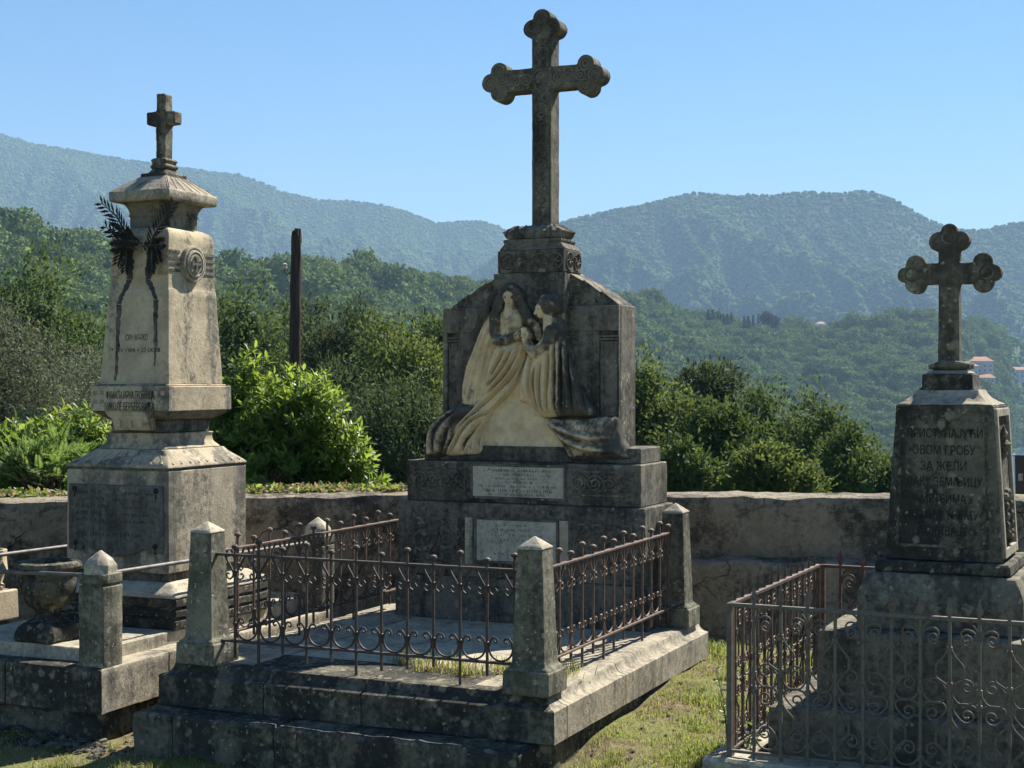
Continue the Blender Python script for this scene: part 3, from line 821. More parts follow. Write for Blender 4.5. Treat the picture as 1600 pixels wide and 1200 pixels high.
# stains creeping up from the foot and down from the top of the relief
CR = CR + np.clip((1.185 - Z) / .05, 0, 1) * .3
mask = H > NEG + .5
for p_ in ((577, 169), (613, 168), (599, 207), (770, 240)):  # shade of the eye sockets and mouth painted into the colour
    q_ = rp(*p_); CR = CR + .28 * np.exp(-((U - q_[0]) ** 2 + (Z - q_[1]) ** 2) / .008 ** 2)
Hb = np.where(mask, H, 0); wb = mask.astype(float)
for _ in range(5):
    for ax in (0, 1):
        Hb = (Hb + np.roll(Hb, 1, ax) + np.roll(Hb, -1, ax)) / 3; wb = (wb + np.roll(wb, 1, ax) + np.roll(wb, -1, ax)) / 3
CR = CR + np.where(mask, np.clip((Hb / np.maximum(wb, 1e-6) - H) / .006, -.5, 1) * .16, 0)      # darker in the creases, paler on the ridges
wg_ = np.exp(-((U - rp(345, 0)[0]) / .07) ** 2) * np.clip((rp(0, 560)[1] - Z) / .15, 0, 1); CR = CR + .16 * wg_ * (ID == ANG)
wsum = mask.astype(float); acc = np.where(mask, CR, 0)
for _ in range(4):                       # stains run into each other
    for ax in (0, 1):
        acc = acc + np.roll(acc, 1, ax) + np.roll(acc, -1, ax); wsum = wsum + np.roll(wsum, 1, ax) + np.roll(wsum, -1, ax)
        acc /= 3; wsum /= 3
CR = acc / np.maximum(wsum, 1e-6)
def relief_part(idn, name, parent):
    rows, cols = U.shape
    vm = mask & (ID == idn)
    # quads belong to the part that owns most of their corners
    own = np.where(mask, ID, 0)
    q = [(0, 0), (0, 1), (1, 1), (1, 0)]
    allin = np.ones((rows - 1, cols - 1), bool)
    for a, b in q: allin &= mask[a:rows - 1 + a, b:cols - 1 + b]
    mine = allin & (own[:-1, :-1] == idn)
    used = np.zeros(U.shape, bool)
    for a, b in q: used[a:rows - 1 + a, b:cols - 1 + b] |= mine
    idx = np.full(U.shape, -1); idx[used] = np.arange(used.sum()); n = int(used.sum())
    off = np.array(MO)
    front = np.stack([U[used], MV - H[used], Z[used]], 1) - off
    back = np.stack([U[used], np.full(n, MV + .02), Z[used]], 1) - off
    V = np.concatenate([front, back])
    I = np.argwhere(mine); c = [idx[I[:, 0] + a, I[:, 1] + b] for a, b in q]
    Fq = [np.stack([c[0], c[1], c[2], c[3]], 1), np.stack([c[3], c[2], c[1], c[0]], 1) + n]
    for (di, dj, e0, e1) in ((-1, 0, 0, 1), (1, 0, 2, 3), (0, -1, 3, 0), (0, 1, 1, 2)):
        nb = np.zeros_like(mine)
        src = mine[max(0, di):mine.shape[0] + min(0, di), max(0, dj):mine.shape[1] + min(0, dj)]
        nb[max(0, -di):mine.shape[0] + min(0, -di), max(0, -dj):mine.shape[1] + min(0, -dj)] = src
        J = np.argwhere(mine & ~nb)
        if len(J) == 0: continue
        a = idx[J[:, 0] + q[e0][0], J[:, 1] + q[e0][1]]; b = idx[J[:, 0] + q[e1][0], J[:, 1] + q[e1][1]]
        Fq.append(np.stack([b, a, a + n, b + n], 1))
    o = np_mesh(name, V, np.concatenate(Fq), M['figure'], parent, 4, True)
    o.data.set_sharp_from_angle(angle=R(60))
    at = o.data.attributes.new("crust_shade", 'FLOAT', 'POINT')
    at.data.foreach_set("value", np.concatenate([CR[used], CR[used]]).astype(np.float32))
    return o
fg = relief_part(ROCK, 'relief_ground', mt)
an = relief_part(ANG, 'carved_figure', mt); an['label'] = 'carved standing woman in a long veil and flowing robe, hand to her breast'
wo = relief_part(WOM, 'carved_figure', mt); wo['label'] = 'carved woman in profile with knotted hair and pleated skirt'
# ================================================================== LEFT PLOT
LO = (-.65, 1.1, -.2)
lk = thing(LF, 'grave_kerb', 'low lichen covered kerb and slab platform of the left grave, with urns on it', 'grave kerb', LO)
prof2 = [(0, 0), (0, .168), (.006, .173), (.16, .1735), (.16, 0)]
LW = 1.30
def kp(run, a, b, m0, m1, mat):
    mb = MB(LO); kerb_piece(mb, [(i, z - .05 if z == 0 else z) for i, z in prof2], a, b, run, -LW, m0, m1); stoneb(mb, 'kerb_block', M[mat], lk, .006, .05, .004)
kp('v', -LW, -.62, True, False, 'lichen'); kp('v', -.614, 0, False, True, 'lichen')
kp('u+', 0, .55, True, False, 'grey'); kp('u+', .556, 2.35, False, False, 'grey')
kp('u-', 0, 2.35, True, False, 'grey')
mb = MB(LO); mb.box(-LW + .145, -.145, .14, 2.35, .05, .243); stoneb(mb, 'slab', M['slab'], lk, .006, .08, .003)
mb = MB(LO); mb.box(-LW + .05, -.05, .06, 2.35, -.3, -.054); stoneb(mb, 'foundation', M['lichen'], lk, .02, .05, .02)

def chamfer_post(fr, u, v, z, label):
    t = thing(fr, 'stone_post', label, 'stone post', (u, v, z), 'chamfered posts of the left grave')
    w = .0775
    def octo(zz, w, c): return [(-w + c, -w, zz), (w - c, -w, zz), (w, -w + c, zz), (w, w - c, zz), (w - c, w, zz), (-w + c, w, zz), (-w, w - c, zz), (-w, -w + c, zz)]
    mb = MB(); mb.rings([octo(0, w, .004), octo(.405, w, .004), octo(.408, w - .008, .008), octo(.417, w - .008, .008), octo(.42, w, .004), octo(.468, w, .004)])
    stoneb(mb, 'shaft', M['post'], t, .003, .04, .002)
    mb = MB(); mb.rings([octo(.466, w - .001, .034), octo(.470, w - .002, .036), octo(.512, w - .003, .040), octo(.540, w - .022, .030), octo(.583, .004, .001)])
    stoneb(mb, 'cap', M['slab'], t, .003, .03, .002)
    return t
cp = chamfer_post(LF, -.092, .11, .1735, 'stone post with chamfered pointed head on the front right corner of the left kerb')
copy_tree(cp, LF.w(-.085, 2.2, .1735), 'stone post with pointed head seen through the left railing of the middle grave')
copy_tree(cp, LF.w(-1.21, .11, .1735), 'stone post with chamfered head at the front left corner of the left grave')
def pipe(pts, label):
    o = MB(pts[0]); o.tube(pts, .0115, 12)
    ob = o.build('pipe_rail', M['pipe']); ob.location = LF.w(*pts[0]); ob.rotation_euler = (0, 0, -R(LF.th))
    tag(ob, label, 'pipe rail', 'pipe rails of the left grave')
pipe([(-.09, .17, .632), (-.085, 2.14, .604)], 'grey pipe rail running back from the front post beside the left monument')
pipe([(-1.15, .11, .607), (-.165, .11, .624)], 'grey pipe rail across the front of the left grave, passing before the urn')
pipe([(-1.27, .17, .625), (-1.22, 2.2, .61)], 'grey pipe rail far left, sloping up behind the urn')

# ---- urns
def rlathe(prof, n=28): 
    mb = MB(); mb.lathe(prof, (0, 0, 0), n); return mb
uw = Vector(((75 - 800) / F * 7.98, 7.98, .243))
t = bpy.data.objects.new('stone_urn', None); link(t); t.location = uw
tag(t, 'dark wide stone flower urn on a foot, behind the front pipe rail', 'urn', 'stone urns on the left grave')
mb = rlathe([(.11, .105), (.075, .12), (.062, .145), (.07, .165), (.112, .20), (.142, .25), (.150, .30), (.143, .335), (.138, .35), (.142, .365), (.165, .375), (.176, .392), (.170, .412), (.15, .42), (.125, .415), (.115, .39), (.11, .36), (.02, .34)])
stoneb(mb, 'bowl', M['lichen'], t, 0, .04, .004)
mb = MB(); mb.loft([(0, -.13, .13, -.12, .12), (.07, -.125, .125, -.115, .115), (.108, -.09, .09, -.09, .09)]); o = stoneb(mb, 'foot', M['lichen'], t, .012, .035, .010); o.rotation_euler = (0, 0, -R(24))
uw = Vector(((-14 - 800) / F * 8.7, 8.7, .243))
t = bpy.data.objects.new('stone_urn', None); link(t); t.location = uw; t.rotation_euler = (0, 0, -R(24))
tag(t, 'pale stone vase on a square block, cut off by the left edge of the view', 'urn', 'stone urns on the left grave')
mb = MB(); mb.loft([(0, -.11, .11, -.11, .11), (.165, -.108, .108, -.108, .108)]); stoneb(mb, 'block', M['cream'], t, .006, .04, .003)
mb = rlathe([(.05, .164), (.075, .172), (.08, .185), (.072, .198), (.06, .205), (.075, .25), (.095, .28), (.088, .35), (.09, .40), (.07, .40), (.065, .36), (.02, .33)], 8)
stoneb(mb, 'vase', M['cream'], t, .003, .04, .002)

# ================================================================== LEFT MONUMENT
LM = (-.6, 1.25, .243)
lt = thing(LF, 'grave_monument', 'slender cream obelisk monument with capped roof, small plain cross and bronze palm fronds', 'monument', LM)
cv = 1.25
def lp(secs, name, mat, **k):
    mb = MB(LM); mb.cloft(secs, cv); return stoneb(mb, name, M[mat], lt, **k)
c = -.6
for z0, z1, mat in ((.244, .295, 'lichen'), (.307, .352, 'lichen'), (.364, .415, 'lichen')):
    lp([(z0, c, .475, .475), (z1, c, .475, .475)], 'base_course', mat, bevel=.008, amp=.004)
lp([(.29, c, .46, .46), (.37, c, .46, .46)], 'base_core', 'lichen')
lp([(.4155, c, .476, .476), (.43, c, .476, .476), (.488, c, .37, .38)], 'sloped_plinth', 'slab', amp=.004)
lp([(.486, c, .335, .35), (.54, c, .335, .35)], 'recess', 'mono')
base_blk = lp([(.538, c, .357, .382), (1.112, c, .357, .382)], 'base_block', 'stained')
lp([(1.11, c, .352, .377), (1.124, c, .352, .377)], 'drip_course', 'mono')
lp([(1.1245, c, .361, .387), (1.136, c, .361, .387), (1.165, c + .008, .325, .352), (1.205, c + .016, .268, .30), (1.226, c + .02, .246, .287)], 'sloped_cornice', 'stained')
mb = MB(LM)                              # leaf edging on the slope
for k in range(9):
    f = (k + .5) / 9
    a = cv - .37 + .74 * f; b = cv - .285 + .57 * f
    mb.tube([(c + .349, a, 1.145), (c + .31, a * .6 + b * .4, 1.172), (c + .262, b, 1.213)], [.009, .007, .003], 6)
for k in range(9):
    f = (k + .5) / 9
    a = c - .345 + .69 * f; b = c + .016 - .24 + .48 * f
    mb.tube([(a, cv - .375, 1.145), (a * .6 + b * .4, cv - .335, 1.172), (b, cv - .29, 1.213)], [.009, .007, .003], 6)
mb.build('leaf_edging', M['stained'], lt, sub=.03, amp=.003)
c2 = -.585
lp([(1.227, c2, .24, .272), (1.235, c2, .235, .265), (1.262, c2, .208, .238), (1.30, c2, .203, .232), (1.318, c2, .212, .24)], 'neck', 'cream')
lp([(1.319, c2, .188, .22), (1.392, c2 + .005, .19, .222)], 'dark_band', 'mono')
c3 = -.572
lp([(1.393, c3 - .01, .20, .23), (1.412, c3, .235, .265), (1.444, c3, .268, .298)], 'flare', 'mono')
band = lp([(1.445, c3, .276, .307), (1.589, c3, .276, .307)], 'name_band', 'cream')
lp([(1.59, c3, .262, .285), (1.598, c3, .258, .28)], 'band_shelf', 'cream')
c4 = -.565
shaft = lp([(1.599, c4 - .007, .244, .264), (2.146, c4 - .001, .211, .2305), (2.150, c4, .206, .226), (2.20, c4, .2055, .2255), (2.43, c4, .204, .222), (2.462, c4, .2, .218), (2.485, c4, .188, .206), (2.50, c4, .165, .18), (2.508, c4, .14, .15)], 'shaft', 'cream', sub=.04)
# front corbel hanging under the band
mb = MB(LM); fv = cv - .307
mb.rings([[(-.75, fv + .002, 1.444), (-.405, fv + .002, 1.444), (-.405, fv + .1, 1.444), (-.75, fv + .1, 1.444)],
          [(-.73, fv + .004, 1.415), (-.425, fv + .004, 1.415), (-.425, fv + .1, 1.415), (-.73, fv + .1, 1.415)],
          [(-.705, fv + .01, 1.40), (-.45, fv + .01, 1.40), (-.45, fv + .1, 1.40), (-.705, fv + .1, 1.40)],
          [(-.70, fv + .03, 1.335), (-.45, fv + .03, 1.335), (-.45, fv + .1, 1.335), (-.70, fv + .1, 1.335)]])
for k in range(3): mb.box(-.665 + k * .075, -.640 + k * .075, fv + .004, fv + .03, 1.35, 1.395)
stoneb(mb, 'corbel', M['cream'], lt, .003)
c5 = -.562
lp([(2.505, c5, .137, .135), (2.52, c5, .14, .138), (2.575, c5, .137, .14), (2.578, c5, .143, .146), (2.588, c5, .143, .146), (2.591, c5, .137, .142), (2.615, c5, .142, .149), (2.64, c5, .152, .164), (2.655, c5, .166, .18)], 'cap_neck', 'dark')
lp([(2.656, c5, .205, .225), (2.665, c5, .214, .234), (2.714, c5, .214, .234), (2.718, c5, .208, .228), (2.812, c5, .095, .108)], 'roof_cap', 'grey', bevel=.003)
mb = MB(LM)
for k in range(7):                       # seams on the roof
    f = k / 6 * 2 - 1
    mb.tube([(c5 + .207, cv + f * .22, 2.724), (c5 + .097, cv + f * .1, 2.812)], .002, 5)
    mb.tube([(c5 + f * .2, cv - .224, 2.721), (c5 + f * .09, cv - .108, 2.809)], .002, 5)
mb.build('roof_seams', M['grey'], lt)
c6 = -.558
lp([(2.808, c5, .092, .106), (2.834, c5, .092, .102), (2.838, c5, .06, .072), (2.866, c6, .046, .056)], 'cross_foot', 'dark')
lp([(2.864, c6, .05, .06), (2.872, c6, .055, .065), (2.884, c6, .055, .065), (2.888, c6, .048, .056), (2.902, c6, .048, .056), (2.906, c6, .054, .062), (2.916, c6, .054, .062), (2.926, c6, .042, .05)], 'collar', 'dark')
mb = MB(LM); hw, hd = .0325, .042
z0, z1, L = 3.122, 3.204, .1
mb.prism([(c6 - hw, 2.92), (c6 - hw, z0), (c6 - L, z0 + .004), (c6 - L, z1 - .004), (c6 - hw, z1), (c6 - hw * .95, 3.306), (c6 + hw * .95, 3.306), (c6 + hw, z1), (c6 + L, z1 - .004), (c6 + L, z0 + .004), (c6 + hw, z0), (c6 + hw, 2.92)], cv - hd, cv + hd)
stoneb(mb, 'cross', M['dark'], lt, .008, .03, .004)
# medallion on the right face
mu = c4 + .2055
mvv, mzz = LF.atu(mu + .02, 303.5, 413)
mb = MB(LM)
mb.lathe([(.108, -.02), (.108, .018), (.104, .026), (.094, .028), (.09, .020), (.084, .020), (.081, .032), (.070, .036), (.066, .026), (.06, .026), (.056, .034), (.048, .034), (.001, .030)], (mu, mvv, mzz), 40, (1, 0, 0))
med = mb.build('medallion', M['grey'], lt)
mb = MB(LM)
def cb(a0, a1, b0, b1): mb.box(mu + .028, mu + .042, mvv + a0, mvv + a1, mzz + b0, mzz + b1)
cb(-.007, .007, -.046, .046); cb(-.046, -.0075, -.007, .007); cb(.0075, .046, -.007, .007)
for s in (-1, 1):
    cb(-.018, -.0075, s * .04 - .005, s * .04 + .005); cb(.0075, .018, s * .04 - .005, s * .04 + .005)
    cb(s * .04 - .005, s * .04 + .005, -.018, -.0075); cb(s * .04 - .005, s * .04 + .005, .0075, .018)
    for q in (-1, 1): mb.tube([(mu + .034, mvv + s * .016, mzz + q * .030), (mu + .036, mvv + s * .016, mzz + q * .016), (mu + .034, mvv + s * .030, mzz + q * .016)], .004, 5)
mb.build('cross_emblem', M['mono'], med)
mb = MB(LM)
for s, a0, a1 in ((-1, cv - .218, mvv - .112), (1, mvv + .112, cv + .218)):
    for k in range(4):
        z = mzz + .055 - k * .036
        mb.box(mu - .004, mu + .0045, a0 + .004, a1, z, z + .017)
mb.build('side_bars', M['mono'], lt)
# bars on the front face too
mb = MB(LM); ff = cv - .226
for k in range(4):
    z = 2.335 - k * .036
    mb.box(c4 - .2, c4 - .145, ff - .006, ff + .004, z, z + .019); mb.box(c4 + .135, c4 + .2, ff - .006, ff + .004, z, z + .019)
mb.build('front_bars', M['cream'], lt)

# bronze palm fronds tied with ribbons
def frond(mb, spine, n, ln):
    P = [Vector(p) for p in spine]
    mb.tube(P, [.006] * (len(P) - 1) + [.002], 5)
    for k in range(n):
        f = (k + .5) / n * (len(P) - 1); i = min(int(f), len(P) - 2); p = P[i].lerp(P[i + 1], f - i); d = (P[i + 1] - P[i]).normalized()
        for s in (-1, 1):
            side = Vector((d.z * s, -.25 - .2 * random.random(), -d.x * s))
            q = (d * .85 + side * .75).normalized(); l = ln * (.6 + .4 * math.sin(math.pi * (k + .8) / (n + .6)))
            m1 = p + q * l * .5; w = Vector((q.z, 0, -q.x)).normalized() * .0085; nn = Vector((0, -.003, 0))
            v = mb.vs([p, m1 + w + nn, p + q * l, m1 - w + nn, m1 + Vector((0, .004, 0))])
            mb.face((v[0], v[1], v[2], v[3])); mb.face((v[0], v[4], v[2], v[1])); mb.face((v[0], v[3], v[2], v[4]))
fz = cv - .24
fa = lambda px, py, d=0: (LF.at(fz - d, px, py)[0], fz - d, LF.at(fz - d, px, py)[1])
mb = MB(LM)
frond(mb, [fa(206, 385, .02), fa(196, 362, .04), fa(182, 338, .05), fa(158, 316, .05)], 12, .085)
mb.build('palm_frond', M['bronze'], lt)
mb = MB(LM)
frond(mb, [fa(232, 392, .02), fa(240, 368, .04), fa(255, 345, .05), fa(272, 318, .03)], 12, .085)
mb.build('palm_frond', M['bronze'], lt)
mb = MB(LM)
frond(mb, [fa(222, 380, .03), fa(204, 376, .05), fa(186, 375, .05), fa(164, 352, .04)], 10, .075)
frond(mb, [fa(222, 385, .02), fa(242, 384, .03), fa(256, 380, .03)], 8, .07)
frond(mb, [fa(214, 390, .03), fa(196, 384, .05), fa(178, 386, .05)], 9, .075)
frond(mb, [fa(214, 384, .03), fa(200, 366, .05), fa(176, 356, .05)], 10, .08)
frond(mb, [fa(200, 380, .03), fa(198, 404, .03), fa(196, 424, .03)], 8, .06)
frond(mb, [fa(238, 384, .03), fa(238, 404, .03), fa(238, 424, .03)], 8, .06)
frond(mb, [fa(200, 372, .03), fa(190, 392, .03), fa(184, 412, .03)], 7, .06)
frond(mb, [fa(244, 372, .03), fa(246, 392, .02), fa(250, 408, .02)], 7, .05)
mb.build('palm_leaves', M['bronze'], lt)
def ribbon(pts, ws, name, mat, lift=.004):
    mb = MB(LM); A = []
    dense = [(pts[i][0] + (pts[i + 1][0] - pts[i][0]) * q / 6 + random.uniform(-.8, .8), pts[i][1] + (pts[i + 1][1] - pts[i][1]) * q / 6, (ws[i] + (ws[i + 1] - ws[i]) * q / 6) * random.uniform(.7, 1.25)) for i in range(len(pts) - 1) for q in range(6)]
    pts = [(a_, b_) for a_, b_, _ in dense] + [pts[-1]]; ws = [w_ for _, _, w_ in dense] + [ws[-1]]
    for (px, py), w in zip(pts, ws):
        for _ in range(1):
            z = LF.at(cv - .24, px, py)[1]
            vv = cv - (.2265 if z > 2.149 else .2305 + (2.148 - z) / .549 * .0335)
            u = LF.at(vv, px, py)[0]; z = LF.at(vv, px, py)[1]
        A.append((u, vv, z, w))
    rr = []
    for u, vv, z, w in A:
        rr.append([(u - w, vv - lift * .4, z), (u, vv - lift, z), (u + w, vv - lift * .4, z), (u + w, vv + .01, z), (u - w, vv + .01, z)])
    mb.rings(rr[::-1]); mb.build(name, M[mat], lt)
ribbon([(200, 392), (202, 410), (203, 436)], [.034, .030, .020], 'ribbon', 'bronze', .012)
ribbon([(203, 437), (197, 450), (190, 462), (186, 475)], [.018, .017, .014, .014], 'ribbon', 'bronze', .008)
ribbon([(186, 476), (184, 520), (183, 560), (180, 595)], [.018, .015, .013, .006], 'stain_streak', 'mono', .002)
ribbon([(238, 392), (235, 415), (231, 436)], [.034, .028, .018], 'ribbon', 'bronze', .012)
ribbon([(231, 437), (238, 452), (244, 468)], [.016, .015, .014], 'ribbon', 'bronze', .008)
ribbon([(244, 469), (243, 500), (243, 540), (241, 572)], [.018, .016, .012, .005], 'stain_streak', 'mono', .002)

# lettering on the shaft and band, slate plaque on the block
sv = lambda z: cv - (.2305 + (2.148 - z) / .549 * .0335)
def lz(px, py): return LF.at(cv - .25, px, py)
a = lz(213, 527); b = lz(212, 547)
text_mesh([('СИН МАРКО', a[0], a[1], .037, .155, sv), ('* 2-IV 1904 + 27-IX-28', b[0] - .0, b[1], .026, .345, sv)], M['letter'], shaft, LM)
a = LF.at(cv - .307, 203, 617); b = LF.at(cv - .307, 202, 635)
bv = lambda z: cv - .307
text_mesh([('ФАМИЛИЈАРНА ГРОБНИЦА', a[0], a[1], .045, .335, bv), ('НИКОЛЕ БЕРБЕРОВИЋА', b[0], b[1], .046, .35, bv)], M['letter'], band, LM)
mb = MB(LM)
for x in (-.826, -.776, -.40, -.352):
    for z in (1.485, 1.535): mb.box(x, x + .026, cv - .3085, cv - .3, z, z + .026)
mb.build('square_ornaments', M['grey'], band)
mb = MB(LM); pv = cv - .382
pu0, pu1 = -.932, -.272
poly = [(pu0, 1.028), (pu0, .652), (pu0 + .10, .650), (pu0 + .102, .668)]
for k in range(11):
    f = k / 10; poly.append((pu0 + .13 + (pu1 - pu0 - .26) * f, .668 - .048 * math.sin(math.pi * f)))
poly += [(pu1 - .102, .668), (pu1 - .10, .650), (pu1, .652), (pu1, 1.028)]
mb.prism(poly, pv - .014, pv + .004)
pq = mb.build('name_plaque', M['plaque'], lt, .003)
mb = MB(LM)
for k, z in enumerate((.985, .945, .905, .865, .825)):
    worn_rows(mb, pu0 + .05, pu0 + .22 + .03 * (k % 3), z, .026, lambda q: pv - .014, 70 + k)
mb.build('worn_lettering', M['faint2'], pq); mb = MB(LM)
worn_rows(mb, pu0 + .05, pu1 - .13, .745, .028, lambda q: pv - .014, 120)
mb.build('worn_lettering', M['faint2'], pq)
mb = MB(LM)
for k, z in enumerate((.985, .945, .905, .865, .825)): worn_rows(mb, pu0 + .38 - .02 * (k % 2), pu1 - .05, z - .004, .018, lambda q: pv - .014, 90 + k, .7)
mb.build('worn_lettering', M['faint2'], pq)
mb = MB(LM)
for x, z in ((pu0 + .045, 1.0), (pu1 - .045, 1.0), (pu0 + .05, .69), (pu1 - .05, .69)):
    mb.lathe([(.018, 0), (.016, .006), (.006, .010), (.001, .011)], (x, pv - .013, z), 10, (0, -1, 0))
    mb.box(x - .003, x + .003, pv - .018, pv - .012, z - .045, z - .019)
mb.build('torch_studs', M['letter'], pq)

# ================================================================== RIGHT PLOT
RM = (.775, .78, 0)
rt = thing(RF, 'grave_monument', 'squat tapering dark tombstone with verse inscription and trefoil cross inside the green fence', 'monument', RM)
rc, rv = .775, .78
def rpart(secs, name, mat, **k):
    mb = MB(RM); mb.cloft(secs, rv); return stoneb(mb, name, M[mat], rt, **k)
rpart([(-.1, rc, .66, .62), (.228, rc, .655, .615), (.236, rc, .648, .608)], 'lower_step', 'step', bevel=.006, amp=.003, sub=.06)
rpart([(.236, rc, .485, .48), (.545, rc, .48, .475), (.552, rc, .474, .469)], 'upper_step', 'step', bevel=.006, amp=.003)
rpart([(.553, rc, .345, .345), (.70, rc, .342, .342), (.79, rc, .31, .31)], 'sloped_plinth', 'step', bevel=.006, amp=.003)
rpart([(.791, rc, .285, .285), (.842, rc, .28, .28)], 'plinth_slab', 'lichen', bevel=.008, amp=.005)
body = rpart([(.844, rc, .242, .24), (.848, rc, .2425, .2405), (1.508, rc, .203, .205)], 'tapered_body', 'lichen', bevel=.004)
rpart([(1.509, rc, .198, .20), (1.514, rc, .196, .196), (1.522, rc - .002, .176, .172), (1.54, rc - .003, .152, .146), (1.558, rc - .003, .138, .13), (1.574, rc - .003, .132, .122)], 'cavetto_cap', 'grey', amp=.004)
rpart([(1.575, rc - .004, .124, .116), (1.585, rc - .004, .108, .105), (1.644, rc - .004, .106, .104)], 'cap_block', 'lichen')
rpart([(1.645, rc - .004, .098, .096), (1.66, rc - .004, .075, .075)], 'cap_slope', 'grey')
mb = MB(RM)
for s in (-1, 1):
    mb.tube([(rc - .09, rv + s * .052, 1.677), (rc - .03, rv + s * .06, 1.682), (rc + .03, rv + s * .06, 1.682), (rc + .085, rv + s * .052, 1.677)], [.012, .021, .021, .012], 9)
    mb.tube([(rc - .004 + s * .065, rv - .06, 1.676), (rc - .004 + s * .07, rv, 1.682), (rc - .004 + s * .065, rv + .06, 1.676)], [.012, .02, .012], 9)
mb.cloft([(1.655, rc - .004, .06, .055), (1.70, rc - .004, .05, .045)], rv)
mb.build('leaf_collar', M['lichen'], rt, sub=.02, amp=.004)
zx2 = 2.086
lobR = lambda L: (.043, L - .078, L - .034, .043, .034)
out = cross_outline(.0445, .046, .222, .222, zx2 - 1.69, lobR)
xr = rc - .009
mb = MB(RM); mb.prism([(xr + a, zx2 + b) for a, b in out], rv - .032, rv + .034)
rcr = mb.build('cross', M['step'], rt, .005, .03, .003)
mb = MB(RM); f2 = rv - .032
for (x, z) in ((-.16, 0), (.16, 0), (0, .16)): ring(mb, xr + x, zx2 + z, f2, .028, .004, 14)
mb.build('cross_carving', M['step'], rcr)
# niche with carving on the right face, frame on the front
def face_u(z): return rc + .2425 - (z - .848) / .66 * .0395
mb = MB(RM)
for v0, v1, z0, z1 in ((-.20, -.165, .86, 1.495), (.165, .20, .86, 1.495), (-.1645, .1645, .86, .90), (-.1645, .1645, 1.46, 1.495)):
    mb.rings([[(face_u(z0) - .01, rv + v0, z0), (face_u(z0) + .014, rv + v0, z0), (face_u(z0) + .014, rv + v1, z0), (face_u(z0) - .01, rv + v1, z0)],
              [(face_u(z1) - .01, rv + v0, z1), (face_u(z1) + .014, rv + v0, z1), (face_u(z1) + .014, rv + v1, z1), (face_u(z1) - .01, rv + v1, z1)]])
mb.build('niche_frame', M['grey'], body, .003)
mb = MB(RM)
for k in range(14):
    a = k / 14 * 2 * math.pi; z = 1.03 + .1 * math.sin(a)
    mb.ball((face_u(z) + .004, rv + .075 * math.cos(a), z), .022, 7)
z = 1.34
mb.lathe([(.001, -.07), (.02, -.045), (.012, -.02), (.035, 0), (.012, .02), (.02, .045), (.001, .08)], (face_u(z) + .008, rv - .02, z), 8)
mb.build('carved_wreath', M['dark'], body)
mb = MB(RM)
def fvv(z): return rv - .2405 + (z - .848) / .66 * .0355
for x0, x1, z0, z1 in ((-.2, -.188, .90, 1.46), (.18, .192, .90, 1.46), (-.188, .18, .90, .912)):
    k0, k1 = 1 - (z0 - .85) * .12, 1 - (z1 - .85) * .12
    mb.rings([[(rc + x0 * k0, fvv(z0) - .0025, z0), (rc + x1 * k0, fvv(z0) - .0025, z0), (rc + x1 * k0, fvv(z0) + .01, z0), (rc + x0 * k0, fvv(z0) + .01, z0)],
              [(rc + x0 * k1, fvv(z1) - .0025, z1), (rc + x1 * k1, fvv(z1) - .0025, z1), (rc + x1 * k1, fvv(z1) + .01, z1), (rc + x0 * k1, fvv(z1) + .01, z1)]])
mb.build('front_frame', M['lichen'], body, .001)
L7 = []
for st, px, py, wd in (('ПРИСТУПАЈУЋИ', 1475, 677, 108), ('ОВОМ ГРОБУ', 1474, 703, 90), ('ЗА ЖЕЛИ', 1474, 728, 66), ('ЛАКУ ЗЕМЉИЦУ', 1475, 752.5, 108), ('МРТВИМА', 1474, 779, 64), ('КОЈИ У ЊЕМУ', 1475, 804, 98), ('ПОЧИВАЈУ', 1473, 829, 72)):
    u, z = RF.at(rv - .222, px, py); L7.append((st, u, z, .039, wd * 6.85 / F, fvv))
text_mesh(L7, M['letter'], body, RM, ext=.0018)

# kerb under the fence
mb = MB((.77, .75, -.1)); 
for a0, a1, b0, b1 in ((-.10, .42, -.06, .10), (.426, .95, -.06, .10), (.956, 1.62, -.06, .10), (-.10, .08, .106, 1.56), (1.45, 1.62, .106, 1.56)):
    mb.box(a0, a1, b0, b1, -.12, .048)
o = stoneb(mb, 'fence_kerb', M['slab'], None, .012, .05, .008)
o.location = RF.w(.77, .75, -.1); o.rotation_euler = (0, 0, -R(RF.th))
tag(o, 'low worn stone kerb under the green wrought iron fence at the right', 'kerb')

